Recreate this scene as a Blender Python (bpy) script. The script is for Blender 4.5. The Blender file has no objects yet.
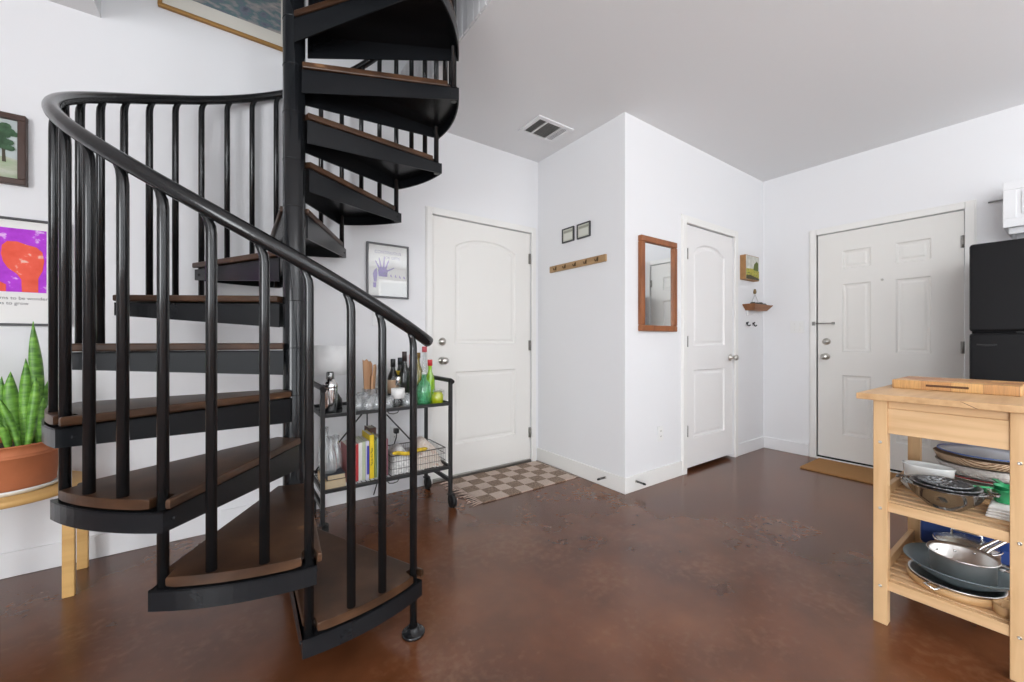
import bpy, bmesh, math, random
from mathutils import Vector, Matrix
random.seed(7)
C = bpy.context.scene.collection
PI = math.pi
R_ = math.radians

# ------------------------------------------------------------------ materials
MATS = {}
def mat(name, col, rough=0.5, metal=0.0, trans=0.0, ior=1.45, spec=0.5, bump=0.0, bscale=60.0,
        var=0.0, vscale=8.0, stretch=None, emit=None):
    if name in MATS: return MATS[name]
    m = bpy.data.materials.new(name); m.use_nodes = True
    nt = m.node_tree; b = nt.nodes['Principled BSDF']
    c = (col[0], col[1], col[2], 1)
    b.inputs['Base Color'].default_value = c
    b.inputs['Roughness'].default_value = rough
    b.inputs['Metallic'].default_value = metal
    b.inputs['Transmission Weight'].default_value = trans
    b.inputs['IOR'].default_value = ior
    b.inputs['Specular IOR Level'].default_value = spec
    if emit:
        b.inputs['Emission Color'].default_value = (*emit[:3], 1)
        b.inputs['Emission Strength'].default_value = emit[3]
    tc = nt.nodes.new('ShaderNodeTexCoord'); mp = nt.nodes.new('ShaderNodeMapping')
    nt.links.new(tc.outputs['Object'], mp.inputs['Vector'])
    if stretch: mp.inputs['Scale'].default_value = stretch
    nz = nt.nodes.new('ShaderNodeTexNoise'); nz.inputs['Scale'].default_value = vscale
    nz.inputs['Detail'].default_value = 4
    nt.links.new(mp.outputs['Vector'], nz.inputs['Vector'])
    if var > 0:
        r = nt.nodes.new('ShaderNodeValToRGB')
        r.color_ramp.elements[0].position = .3; r.color_ramp.elements[1].position = .7
        r.color_ramp.elements[0].color = (*[max(0, x*(1-var)) for x in col], 1)
        r.color_ramp.elements[1].color = (*[min(1, x*(1+var)) for x in col], 1)
        nt.links.new(nz.outputs['Fac'], r.inputs['Fac'])
        nt.links.new(r.outputs['Color'], b.inputs['Base Color'])
    if bump > 0:
        n2 = nt.nodes.new('ShaderNodeTexNoise'); n2.inputs['Scale'].default_value = bscale
        bp = nt.nodes.new('ShaderNodeBump'); bp.inputs['Strength'].default_value = bump
        bp.inputs['Distance'].default_value = .01
        nt.links.new(mp.outputs['Vector'], n2.inputs['Vector'])
        nt.links.new(n2.outputs['Fac'], bp.inputs['Height'])
        nt.links.new(bp.outputs['Normal'], b.inputs['Normal'])
    MATS[name] = m
    return m

def ramp_mat(name, stops, scale=5, rough=.6, kind='noise', stretch=(1, 1, 1), detail=6, spec=.4, bump=0):
    m = bpy.data.materials.new(name); m.use_nodes = True
    nt = m.node_tree; b = nt.nodes['Principled BSDF']
    b.inputs['Roughness'].default_value = rough; b.inputs['Specular IOR Level'].default_value = spec
    tc = nt.nodes.new('ShaderNodeTexCoord'); mp = nt.nodes.new('ShaderNodeMapping')
    mp.inputs['Scale'].default_value = stretch
    nt.links.new(tc.outputs['Object'], mp.inputs['Vector'])
    if kind == 'noise':
        n = nt.nodes.new('ShaderNodeTexNoise'); n.inputs['Scale'].default_value = scale; n.inputs['Detail'].default_value = detail
        out = n.outputs['Fac']
    elif kind == 'wave':
        n = nt.nodes.new('ShaderNodeTexWave'); n.inputs['Scale'].default_value = scale
        n.inputs['Distortion'].default_value = 3; n.inputs['Detail'].default_value = 2
        out = n.outputs['Fac']
    else:
        n = nt.nodes.new('ShaderNodeTexVoronoi'); n.inputs['Scale'].default_value = scale
        out = n.outputs['Color']
    nt.links.new(mp.outputs['Vector'], n.inputs['Vector'])
    r = nt.nodes.new('ShaderNodeValToRGB')
    el = r.color_ramp.elements
    el[0].position = stops[0][0]; el[0].color = (*stops[0][1], 1)
    el[1].position = stops[-1][0]; el[1].color = (*stops[-1][1], 1)
    for p, c in stops[1:-1]:
        e = el.new(p); e.color = (*c, 1)
    nt.links.new(out, r.inputs['Fac']); nt.links.new(r.outputs['Color'], b.inputs['Base Color'])
    if bump:
        bp = nt.nodes.new('ShaderNodeBump'); bp.inputs['Strength'].default_value = bump; bp.inputs['Distance'].default_value = .01
        nt.links.new(n.outputs[0], bp.inputs['Height']); nt.links.new(bp.outputs['Normal'], b.inputs['Normal'])
    MATS[name] = m
    return m

def floor_material():
    m = bpy.data.materials.new('stained_concrete'); m.use_nodes = True
    nt = m.node_tree; b = nt.nodes['Principled BSDF']; L = nt.links.new
    tc = nt.nodes.new('ShaderNodeTexCoord')
    n1 = nt.nodes.new('ShaderNodeTexNoise'); n1.inputs['Scale'].default_value = 1.6; n1.inputs['Detail'].default_value = 5; n1.inputs['Roughness'].default_value = .55
    n2 = nt.nodes.new('ShaderNodeTexNoise'); n2.inputs['Scale'].default_value = 5; n2.inputs['Detail'].default_value = 4; n2.inputs['Roughness'].default_value = .5
    n3 = nt.nodes.new('ShaderNodeTexNoise'); n3.inputs['Scale'].default_value = 30; n3.inputs['Detail'].default_value = 7
    for n in (n1, n2, n3): L(tc.outputs['Object'], n.inputs['Vector'])
    r1 = nt.nodes.new('ShaderNodeValToRGB')
    r1.color_ramp.elements[0].position = .33; r1.color_ramp.elements[0].color = (.084, .0250, .0088, 1)
    r1.color_ramp.elements[1].position = .70; r1.color_ramp.elements[1].color = (.160, .0590, .0252, 1)
    r2 = nt.nodes.new('ShaderNodeValToRGB')
    r2.color_ramp.elements[0].position = .25; r2.color_ramp.elements[0].color = (.84, .86, .88, 1)
    r2.color_ramp.elements[1].position = .75; r2.color_ramp.elements[1].color = (1.16, 1.15, 1.13, 1)
    L(n1.outputs['Fac'], r1.inputs['Fac']); L(n2.outputs['Fac'], r2.inputs['Fac'])
    mx = nt.nodes.new('ShaderNodeMix'); mx.data_type = 'RGBA'; mx.blend_type = 'MULTIPLY'; mx.inputs['Factor'].default_value = 1
    L(r1.outputs['Color'], mx.inputs['A']); L(r2.outputs['Color'], mx.inputs['B'])
    # small pale chips, clustered
    n4 = nt.nodes.new('ShaderNodeTexNoise'); n4.inputs['Scale'].default_value = 2.6; n4.inputs['Detail'].default_value = 3
    L(tc.outputs['Object'], n4.inputs['Vector'])
    ml = nt.nodes.new('ShaderNodeMath'); ml.operation = 'MULTIPLY'; L(n3.outputs['Fac'], ml.inputs[0]); L(n4.outputs['Fac'], ml.inputs[1])
    r3 = nt.nodes.new('ShaderNodeValToRGB')
    r3.color_ramp.elements[0].position = .27; r3.color_ramp.elements[0].color = (0, 0, 0, 1)
    r3.color_ramp.elements[1].position = .45; r3.color_ramp.elements[1].color = (.16, .16, .16, 1)
    L(ml.outputs[0], r3.inputs['Fac'])
    m2 = nt.nodes.new('ShaderNodeMix'); m2.data_type = 'RGBA'
    L(r3.outputs['Color'], m2.inputs['Factor']); L(mx.outputs['Result'], m2.inputs['A']); m2.inputs['B'].default_value = (.34, .19, .10, 1)
    L(m2.outputs['Result'], b.inputs['Base Color'])
    mr = nt.nodes.new('ShaderNodeMapRange'); mr.inputs['To Min'].default_value = .19; mr.inputs['To Max'].default_value = .25
    L(n1.outputs['Fac'], mr.inputs['Value']); L(mr.outputs['Result'], b.inputs['Roughness'])
    b.inputs['Specular IOR Level'].default_value = .64
    return m

def wood(name, light, dark, scale=1.0, stretch=(3, 40, 40), rough=.5, spec=.4):
    return ramp_mat(name, [(.25, dark), (.55, light), (.8, [min(1, x*1.08) for x in light])], scale=scale, rough=rough, stretch=stretch, detail=5, spec=spec)

M_wall = mat('white_wall_paint', (.80, .80, .812), .75, bump=.04, bscale=220, spec=.25)
M_ceil = mat('ceiling_paint', (.80, .802, .81), .85, bump=.06, bscale=160, spec=.2)
M_trim = mat('white_trim_paint', (.82, .81, .785), .42, spec=.4)
M_trimcool = mat('cool_white_trim_paint', (.80, .80, .81), .45, spec=.4)
M_door = mat('white_door_paint', (.80, .785, .75), .42, spec=.4)
M_door2 = mat('closet_door_paint', (.81, .795, .785), .45, spec=.4)
M_floor = floor_material()
M_steel = mat('black_painted_steel', (.0085, .0095, .0112), .27, spec=.36, bump=.03, bscale=70)
M_pole = mat('glossy_black_pole', (.0085, .0095, .0112), .13, spec=.55, bump=.015, bscale=40)
M_rail = mat('black_painted_rail', (.0095, .0098, .0105), .18, spec=.55, bump=.03, bscale=70)
M_tread = ramp_mat('dark_stained_tread_wood', [(.28, (.026, .0115, .0055)), (.52, (.058, .0265, .0125)), (.68, (.090, .043, .021)), (.74, (.24, .125, .060))],
                   scale=3.2, rough=.36, stretch=(2.2, 2.2, 6), detail=9, spec=.34)
M_nickel = mat('brushed_nickel', (.62, .60, .56), .28, 1)
M_hinge = mat('hinge_metal', (.34, .33, .31), .4, 1)
M_chrome = mat('polished_steel', (.72, .72, .72), .14, 1)
M_pan = mat('stainless_pan', (.74, .73, .71), .36, 1, bump=.02, bscale=120)
M_dark = mat('dark_gap', (.012, .011, .01), .8)
M_blackp = mat('black_plastic', (.014, .014, .015), .4)
M_rubber = mat('black_rubber', (.012, .012, .012), .6)
M_mirror = mat('mirror_glass', (.86, .88, .88), .01, 1)
def glass(name, tint, refl=.06, edge=.55, rough=.02, solid=None):
    m = bpy.data.materials.new(name); m.use_nodes = True; nt = m.node_tree; L = nt.links.new
    nt.nodes.remove(nt.nodes['Principled BSDF']); out = nt.nodes['Material Output']
    tr = nt.nodes.new('ShaderNodeBsdfTransparent'); tr.inputs['Color'].default_value = (*tint, 1)
    gl = nt.nodes.new('ShaderNodeBsdfGlossy'); gl.inputs['Roughness'].default_value = rough; gl.inputs['Color'].default_value = (.95,.95,.95,1)
    lw = nt.nodes.new('ShaderNodeLayerWeight'); lw.inputs['Blend'].default_value = .35
    mr = nt.nodes.new('ShaderNodeMapRange'); mr.inputs['To Min'].default_value = refl; mr.inputs['To Max'].default_value = edge
    L(lw.outputs['Facing'], mr.inputs['Value'])
    mx = nt.nodes.new('ShaderNodeMixShader'); L(mr.outputs['Result'], mx.inputs['Fac'])
    first = tr.outputs[0]
    if solid:
        df = nt.nodes.new('ShaderNodeBsdfDiffuse'); df.inputs['Color'].default_value = (*solid[0], 1)
        m0 = nt.nodes.new('ShaderNodeMixShader'); m0.inputs['Fac'].default_value = solid[1]
        L(tr.outputs[0], m0.inputs[1]); L(df.outputs[0], m0.inputs[2]); first = m0.outputs[0]
    L(first, mx.inputs[1]); L(gl.outputs[0], mx.inputs[2]); L(mx.outputs[0], out.inputs['Surface'])
    MATS[name] = m; return m
M_glass = glass('clear_glass', (.955,.97,.965), .05, .45)
M_pane = glass('window_glass', (.985,.99,.99), .045, .35, 0)
M_picglass = glass('glossy_picture_glass', (.985,.99,.99), .052, .30, .0)
M_cut = glass('cut_glass', (.93,.945,.945), .09, .6, .06, ((.87,.89,.90), .24))
M_lid = glass('lid_glass', (.86,.86,.84), .12, .6, .03)
M_greeng = glass('green_glass', (.42,.90,.62), .07, .5, .03, ((.20,.66,.36), .28))
M_limeg = glass('lime_liquid', (.62,.90,.12), .07, .4, .03, ((.42,.70,.03), .45))
M_yelg = glass('yellow_liquid', (.85,.92,.10), .07, .4, .03, ((.62,.68,.02), .5))
M_wineg = mat('dark_bottle_glass', (.012, .014, .012), .12, spec=.6)
M_olive = glass('olive_bottle_glass', (.45,.40,.05), .07, .4, .05, ((.26,.21,.02), .55))
M_amber = mat('amber_foil', (.16, .09, .02), .35, .3)
M_red = mat('red_plastic', (.55, .03, .035), .4)
M_yellow = mat('yellow_paper', (.80, .56, .03), .55)
M_paper = mat('white_paper', (.82, .81, .79), .7)
M_pages = mat('cream_pages', (.62, .50, .33), .8, var=.1, vscale=200, stretch=(1, 1, 12))
M_maple = wood('pale_birch_wood', (.66, .43, .225), (.52, .30, .135), stretch=(28, 28, 2.2), rough=.5)
M_birch_y = wood('pale_birch_rail_wood', (.68, .45, .245), (.54, .32, .15), stretch=(28, 2.2, 28), rough=.5)
M_birch_x = wood('pale_birch_top_wood', (.60, .375, .19), (.48, .275, .125), stretch=(2.2, 28, 28), rough=.45)
M_table = wood('yellow_stool_wood', (.66, .40, .145), (.55, .31, .10), stretch=(3, 3, 30), rough=.45)
M_walnutfr = wood('reddish_oak_frame', (.30, .105, .038), (.19, .060, .020), stretch=(20, 20, 3), rough=.4)
M_shelfw = wood('brown_shelf_wood', (.30, .125, .045), (.20, .075, .025), stretch=(3, 20, 20), rough=.45)
M_railw = wood('tan_rail_wood', (.44, .28, .14), (.30, .18, .08), stretch=(20, 3, 20), rough=.55)
M_black_fr = mat('charcoal_frame', (.055, .055, .058), .45)
M_brown_fr = mat('dark_brown_frame', (.055, .026, .018), .4)
M_gold = mat('gold_frame', (.36, .19, .055), .38, .45)
M_terra = mat('terracotta', (.52, .175, .075), .7, var=.12, vscale=7)
M_soil = mat('soil', (.05, .03, .02), .95, bump=.6, bscale=60)
M_white_cer = mat('white_ceramic', (.82, .84, .83), .18)
M_shade = mat('lamp_shade_cloth', (.86, .86, .86), .8)
M_fridge = mat('black_fridge', (.012, .012, .013), .36, spec=.15, bump=.05, bscale=320)
M_plate = mat('white_plastic_plate', (.80, .80, .79), .4)

# ------------------------------------------------------------------ mesh builder
LOC = {}
class MB:
    def __init__(s): s.bm = bmesh.new()
    def _add(s, verts, faces, smooth=False):
        vs = [s.bm.verts.new(v) for v in verts]
        for f in faces:
            try:
                fc = s.bm.faces.new([vs[i] for i in f]); fc.smooth = smooth
            except ValueError: pass
        return vs
    def box(s, lo, hi, bev=0.0, M=None):
        x0, y0, z0 = lo; x1, y1, z1 = hi
        if x0 > x1: x0, x1 = x1, x0
        if y0 > y1: y0, y1 = y1, y0
        if z0 > z1: z0, z1 = z1, z0
        v = [(x0,y0,z0),(x1,y0,z0),(x1,y1,z0),(x0,y1,z0),(x0,y0,z1),(x1,y0,z1),(x1,y1,z1),(x0,y1,z1)]
        if M is not None: v = [tuple(M @ Vector(p)) for p in v]
        f = [(3,2,1,0),(4,5,6,7),(0,1,5,4),(1,2,6,5),(2,3,7,6),(3,0,4,7)]
        vs = s._add(v, f)
        if bev > 0:
            es = list({e for q in vs for e in q.link_edges})
            bmesh.ops.bevel(s.bm, geom=es, offset=bev, segments=2, affect='EDGES', profile=.5)
        return s
    def prism(s, pts, z0, z1, bev=0.0, M=None):
        """polygon (x,y) extruded z0..z1, optional matrix"""
        n = len(pts)
        a = sum(pts[i][0]*pts[(i+1)%n][1]-pts[(i+1)%n][0]*pts[i][1] for i in range(n))
        if a < 0: pts = pts[::-1]
        v = [(p[0], p[1], z0) for p in pts] + [(p[0], p[1], z1) for p in pts]
        if M is not None: v = [tuple(M @ Vector(p)) for p in v]
        f = [tuple(range(n))[::-1], tuple(range(n, 2*n))] + [(i, (i+1)%n, n+(i+1)%n, n+i) for i in range(n)]
        vs = s._add(v, f)
        if bev > 0:
            es = list({e for q in vs for e in q.link_edges if len(e.link_faces) == 2 and any(len(fc.verts) == n for fc in e.link_faces)})
            bmesh.ops.bevel(s.bm, geom=es, offset=bev, segments=2, affect='EDGES', profile=.5)
        return s
    def tube(s, pts, r, seg=10, caps=True, closed=False, smooth=True):
        pts = [Vector(p) for p in pts]; n = len(pts)
        rs = r if isinstance(r, (list, tuple)) else [r]*n
        t0 = (pts[1]-pts[0]).normalized()
        up = Vector((0,0,1)) if abs(t0.z) < .9 else Vector((1,0,0))
        u = t0.cross(up).normalized()
        rings = []
        for i in range(n):
            if closed: t = (pts[(i+1)%n]-pts[i-1]).normalized()
            elif i == 0: t = t0
            elif i == n-1: t = (pts[-1]-pts[-2]).normalized()
            else: t = ((pts[i+1]-pts[i]).normalized()+(pts[i]-pts[i-1]).normalized()).normalized()
            u = (u - t*u.dot(t)).normalized(); w = t.cross(u)
            rings.append([s.bm.verts.new(pts[i]+(u*math.cos(2*PI*k/seg)+w*math.sin(2*PI*k/seg))*rs[i]) for k in range(seg)])
        m = n if closed else n-1
        for i in range(m):
            a = rings[i]; b = rings[(i+1)%n]
            for k in range(seg):
                f = s.bm.faces.new((a[k], a[(k+1)%seg], b[(k+1)%seg], b[k])); f.smooth = smooth
        if caps and not closed:
            s.bm.faces.new(rings[0][::-1]); s.bm.faces.new(rings[-1])
        return s
    def cyl(s, p0, p1, r0, r1=None, seg=16):
        return s.tube([p0, p1], [r0, r1 if r1 is not None else r0], seg)
    def lathe(s, prof, c=(0,0,0), seg=32, sx=1.0, sy=1.0, M=None, closed=False, smooth=True):
        """profile (r,z) list; r=0 ends closed by a fan"""
        rings = []
        for r, z in prof:
            if r < 1e-6:
                p = Vector((c[0], c[1], c[2]+z)) if M is None else M @ Vector((0,0,z))
                rings.append([s.bm.verts.new(p)])
            else:
                ring = []
                for k in range(seg):
                    q = Vector((r*sx*math.cos(2*PI*k/seg), r*sy*math.sin(2*PI*k/seg), z))
                    q = (M @ q) if M is not None else q + Vector(c)
                    ring.append(s.bm.verts.new(q))
                rings.append(ring)
        n = len(rings)
        for i in range(n if closed else n-1):
            a = rings[i]; b = rings[(i+1)%n]
            for k in range(seg):
                k2 = (k+1)%seg
                if len(a) == 1 and len(b) == 1: continue
                if len(a) == 1: f = s.bm.faces.new((a[0], b[k2], b[k]))
                elif len(b) == 1: f = s.bm.faces.new((a[k], a[k2], b[0]))
                else: f = s.bm.faces.new((a[k], a[k2], b[k2], b[k]))
                f.smooth = smooth
        return s
    def build(s, name, m, parent=None, kind=None, label=None, cat=None, group=None, origin=None):
        bmesh.ops.recalc_face_normals(s.bm, faces=s.bm.faces)
        if parent is not None: off = LOC[parent.name]
        elif origin is not None: off = Vector(origin)
        elif kind == 'structure' or not s.bm.verts: off = Vector((0,0,0))
        else:
            co = [v.co for v in s.bm.verts]
            off = Vector(((min(c.x for c in co)+max(c.x for c in co))/2, (min(c.y for c in co)+max(c.y for c in co))/2, min(c.z for c in co)))
        bmesh.ops.translate(s.bm, verts=s.bm.verts, vec=-off)
        me = bpy.data.meshes.new(name); s.bm.to_mesh(me); s.bm.free()
        me.materials.append(m)
        o = bpy.data.objects.new(name, me); C.objects.link(o)
        if parent is not None: o.parent = parent
        else: o.location = off
        LOC[o.name] = off.copy()
        tag(o, label, cat, group, kind)
        return o

def tag(o, label=None, cat=None, group=None, kind=None):
    if label: o['label'] = label
    if cat: o['category'] = cat
    if group: o['group'] = group
    if kind: o['kind'] = kind
    return o
def thing(name, loc, label=None, cat=None, group=None, kind=None):
    o = bpy.data.objects.new(name, None); C.objects.link(o); o.location = loc
    o.empty_display_size = .05
    LOC[o.name] = Vector(loc)
    return tag(o, label, cat, group, kind)
def text_part(body, size, M, m, parent, name='lettering', depth=.0006, sx=1.0):
    cu = bpy.data.curves.new(name, 'FONT'); cu.body = body; cu.size = size; cu.extrude = depth
    cu.align_x = 'CENTER'; cu.align_y = 'CENTER'
    to = bpy.data.objects.new(name+'_tmp', cu); C.objects.link(to)
    bpy.context.view_layer.update()
    me = bpy.data.meshes.new_from_object(to.evaluated_get(bpy.context.evaluated_depsgraph_get()))
    bpy.data.objects.remove(to)
    me.transform(M @ Matrix.Diagonal((sx, 1, 1, 1)))
    me.transform(Matrix.Translation(-LOC[parent.name]))
    me.name = name; me.materials.clear(); me.materials.append(m)
    o = bpy.data.objects.new(name, me); C.objects.link(o); o.parent = parent
    LOC[o.name] = LOC[parent.name].copy()
    return o

# frame matrices: local (x right, y up, z out of the wall)
def wall_y(x, y, z):    # a wall facing -y
    return Matrix(((1,0,0,x),(0,0,-1,y),(0,1,0,z),(0,0,0,1)))
def wall_x(x, y, z):    # a wall facing -x ; local right = -y
    return Matrix(((0,0,-1,x),(-1,0,0,y),(0,1,0,z),(0,0,0,1)))

# ------------------------------------------------------------------ camera
EYE = Vector((0, 0, 1.09))
YAW = R_(35.15)
FW = Vector((math.sin(YAW), math.cos(YAW), 0)); RT = Vector((math.cos(YAW), -math.sin(YAW), 0))
cam = bpy.data.cameras.new('camera'); cam.sensor_width = 36; cam.lens = 14.0; cam.clip_start = .02
co = bpy.data.objects.new('camera', cam); C.objects.link(co)
co.location = EYE; co.rotation_euler = (PI/2, 0, -YAW)
bpy.context.scene.camera = co
def xat(px, y):          # world x of a photo column where it meets the depth y
    d = FW + RT*((px-512)/398.2)
    return d.x/d.y*y
def zat(py, x, y):       # world z of a photo row at the floor position (x, y)
    return EYE.z + (340.5-py)/398.2*(x*FW.x+y*FW.y)

# ------------------------------------------------------------------ room shell
LW, HW, MW, RW = 2.845, 2.295, 1.86, 4.465      # left wall y, hook wall x, closet front y, right wall x
CZ, T = 2.725, .12
XL, YB = -3.2, -3.2
OX0, OX1, OY0 = -.54, 1.02, 1.30                # stairwell opening
S = dict(kind='structure')
def hole_wall(axis, p0, p1, a0, a1, z0, z1, holes):
    """boxes of a wall spanning a0..a1 with holes (h0,h1,z0,z1)"""
    mb = MB(); edges = sorted({a0, a1, *[h[0] for h in holes], *[h[1] for h in holes]})
    for i in range(len(edges)-1):
        e0, e1 = edges[i], edges[i+1]; mid = (e0+e1)/2
        segs = [(z0, z1)]
        for h in holes:
            if h[0] < mid < h[1]:
                segs = [t for q in segs for t in ((q[0], max(q[0], h[2])), (min(q[1], h[3]), q[1])) if t[1]-t[0] > 1e-4]
        for b, t in segs:
            if axis == 'x': mb.box((e0, p0, b), (e1, p1, t))
            else: mb.box((p0, e0, b), (p1, e1, t))
    return mb
MB().box((XL-T, YB-T, -.1), (RW+T, LW+T, 0)).build('floor', M_floor, **S)
D1 = (1.252, 2.212, 2.062); D2 = (3.056, 3.854, 2.062); D3 = (.482, 1.401, 2.072)
hole_wall('x', LW, LW+T, XL-T, RW+T, 0, 5.2, [(D1[0], D1[1], 0, D1[2])]).build('wall_left', M_wall, **S)
MB().box((HW, MW, 0), (HW+T, LW, CZ)).build('wall_entry', M_wall, **S)
hole_wall('x', MW, MW+T, HW+T, RW, 0, CZ, [(D2[0], D2[1], 0, D2[2])]).build('wall_closet', M_wall, **S)
hole_wall('y', RW, RW+T, YB, LW, 0, CZ, [(D3[0], D3[1], 0, D3[2])]).build('wall_right', M_wall, **S)
W1 = (2.65, 4.15, .35, 2.45); W2 = (-1.9, 1.2, .25, 2.45); W3 = (-3.05, -.75, .3, 2.4)  # the last, on the far side, is unseen and added to light facing walls
hole_wall('x', YB-T, YB, XL-T, RW+T, 0, CZ, [W1, W2]).build('wall_rear', M_wall, **S)
hole_wall('y', XL-T, XL, YB, LW, 0, CZ, [W3]).build('wall_far_side', M_wall, **S)
cb = MB()
ZT = 3.03
cb.box((XL, YB, CZ), (OX0, LW, ZT)); cb.box((OX1, YB, CZ), (RW, LW, ZT)); cb.box((OX0, YB, CZ), (OX1, OY0, ZT))
cb.build('ceiling', M_ceil, **S)
# grooved facing board on the right edge of the stairwell opening
fb = MB()
for i in range(26):
    y0 = OY0+.004+i*(LW-OY0-.008)/26
    fb.box((OX1-.012, y0, CZ+.002), (OX1, y0+.052, ZT+.02), .004)
fb.build('trim_9', M_trimcool, **S)
# loft above
LX0, LX1, LY0, LZ = -3.0, 3.2, -1.6, 5.1
MB().box((LX0-T, LY0, ZT), (LX0, LW, LZ)).build('wall_loft_far_side', M_wall, **S)
MB().box((LX1, LY0, ZT), (LX1+T, LW, LZ)).build('wall_loft_right', M_wall, **S)
W4 = (-1.5, 2.0, 3.5, 4.8)  # unseen loft window, added to light the wall above the stairs
hole_wall('x', LY0-T, LY0, LX0-T, LX1+T, ZT, LZ, [W4]).build('wall_loft_rear', M_wall, **S)
MB().box((LX0-T, LY0-T, LZ), (LX1+T, LW, LZ+.1)).build('ceiling_loft', M_ceil, **S)

def window(n, axis, p, h):
    a0, a1, z0, z1 = h
    w = MB(); fr = .05
    def bx(u0, u1, b, t, d0, d1):
        if axis == 'x': w.box((u0, p+d0, b), (u1, p+d1, t), .004)
        else: w.box((p+d0, u0, b), (p+d1, u1, t), .004)
    bx(a0, a0+fr, z0, z1, -.1, -.02); bx(a1-fr, a1, z0, z1, -.1, -.02)
    bx(a0+fr, a1-fr, z0, z0+fr, -.1, -.02); bx(a0+fr, a1-fr, z1-fr, z1, -.1, -.02)
    k = max(1, round((a1-a0)/.9))
    for i in range(1, k):
        u = a0+(a1-a0)*i/k; bx(u-.025, u+.025, z0+fr, z1-fr, -.09, -.03)
    f = w.build('window_%d' % n, M_trim, **S)
    g = MB()
    if axis == 'x': g.box((a0+fr, p-.065, z0+fr), (a1-fr, p-.060, z1-fr))
    else: g.box((p-.065, a0+fr, z0+fr), (p-.060, a1-fr, z1-fr))
    g.build('pane', M_pane, f)
window(1, 'x', YB, W1); window(2, 'x', YB, W2); window(3, 'y', XL, W3); window(4, 'x', LY0, W4)  # far-side and loft windows are additions made for their light

# baseboards
def base(name, lo, hi, m=M_trimcool):
    MB().box(lo, hi, .004).build(name, m, **S)
BH = .115
base('baseboard_left', (XL, LW-.014, 0), (D1[0]-.05, LW, BH))
base('baseboard_entry', (HW-.014, MW-.014, 0), (HW, LW-.0, BH), M_trim)
base('baseboard_closet', (HW, MW-.014, 0), (D2[0]-.062, MW, BH), M_trim)
base('baseboard_corner', (D2[1]+.062, MW-.014, 0), (RW, MW, BH))
base('baseboard_right', (RW-.014, D3[1]+.062, 0), (RW, MW-.014, BH))

# door casings
def casing(name, M, w, h, cw, m):
    mb = MB()
    mb.box((-cw, 0, 0), (0, h+cw, .018), .004, M); mb.box((w, 0, 0), (w+cw, h+cw, .018), .004, M)
    mb.box((0, h, 0), (w, h+cw, .018), .004, M)
    mb.box((-cw-.006, 0, 0), (-cw, h+cw+.006, .009), 0, M); mb.box((w+cw, 0, 0), (w+cw+.006, h+cw+.006, .009), 0, M)
    mb.box((-cw, h+cw, 0), (w+cw, h+cw+.006, .009), 0, M)
    # door jamb and stop inside the opening
    mb.box((-.001, 0, -.12), (.0, h, 0), 0, M)
    return mb.build(name, m, **S)

def panel_door(name, M, w, h, zb, panels, m, gap=.006):
    """slab with moulded, sunk panels; panel outline lists in local coordinates"""
    bm = bmesh.new()
    x0, x1, y0, y1 = gap, w-gap, zb, h-gap
    zf, th = -.006, .038
    def loop(pts, z): 
        vs = [bm.verts.new(M @ Vector((p[0], p[1], z))) for p in pts]
        es = [bm.edges.new((vs[i], vs[(i+1)%len(vs)])) for i in range(len(vs))]
        return vs, es
    outer = [(x0,y0),(x1,y0),(x1,y1),(x0,y1)]
    vo, eo = loop(outer, zf); alle = list(eo); loops = []
    for P in panels:
        v, e = loop(P, zf); alle += e; loops.append((P, v))
    bmesh.ops.triangle_fill(bm, edges=alle, use_beauty=True, use_dissolve=False)
    vb = [bm.verts.new(M @ Vector((p[0], p[1], zf-th))) for p in outer]
    for i in range(4): bm.faces.new((vo[i], vo[(i+1)%4], vb[(i+1)%4], vb[i]))
    bm.faces.new(vb)
    for P, v in loops:
        cx = sum(p[0] for p in P)/len(P); cy = sum(p[1] for p in P)/len(P)
        xs = [p[0] for p in P]; ys = [p[1] for p in P]; hw = (max(xs)-min(xs))/2; hh = (max(ys)-min(ys))/2
        mx, my = (max(xs)+min(xs))/2, (max(ys)+min(ys))/2
        prev = v
        for d, z in ((.010, -.011), (.026, -.013), (.040, -.008), (.052, -.0075)):
            ring = [bm.verts.new(M @ Vector((mx+(p[0]-mx)*(1-d/hw), my+(p[1]-my)*(1-d/hh), zf+z))) for p in P]
            for i in range(len(P)):
                bm.faces.new((prev[i], prev[(i+1)%len(P)], ring[(i+1)%len(P)], ring[i]))
            prev = ring
        bm.faces.new(prev)
    mb = MB(); mb.bm.free(); mb.bm = bm
    return mb.build(name, m, **S)
def rect(a, b, c, d): return [(a, c), (b, c), (b, d), (a, d)]
def arch(a, b, c, d, rise, n=14):
    pts = [(a, c), (b, c), (b, d-rise)]
    for i in range(1, n):
        t = i/n; x = b+(a-b)*t
        e = min(t, 1-t)/.5
        pts.append((x, d-rise+rise*(1-(1-e)**2.4)))
    return pts+[(a, d-rise)]
def knob(M, x, y, m, parent, name='door_knob', lever=False, r=.027):
    mb = MB()
    N = M @ Matrix.Translation((x, y, 0))
    if lever:
        mb.lathe([(0,0),(.030,0),(.031,.006),(.026,.012),(.012,.016),(.011,.035),(.018,.040),(r,.050),(r,.062),(r*.8,.070),(0,.073)], M=N, seg=20)
    else:
        mb.lathe([(0,0),(.030,0),(.031,.008),(.026,.016),(.020,.018),(.019,.022),(0,.024)], M=N, seg=20)
    return mb.build(name, m, parent)
def hinge(M, x, y, parent, m=M_hinge):
    mb = MB(); N = M @ Matrix.Translation((x, y, .006))
    mb.cyl(N @ Vector((0,-.045,0)), N @ Vector((0,.045,0)), .0065, seg=8)
    mb.box((-.012,-.045,-.011),(.014,.045,-.003), 0, N)
    mb.build('hinge', m, parent)

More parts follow.
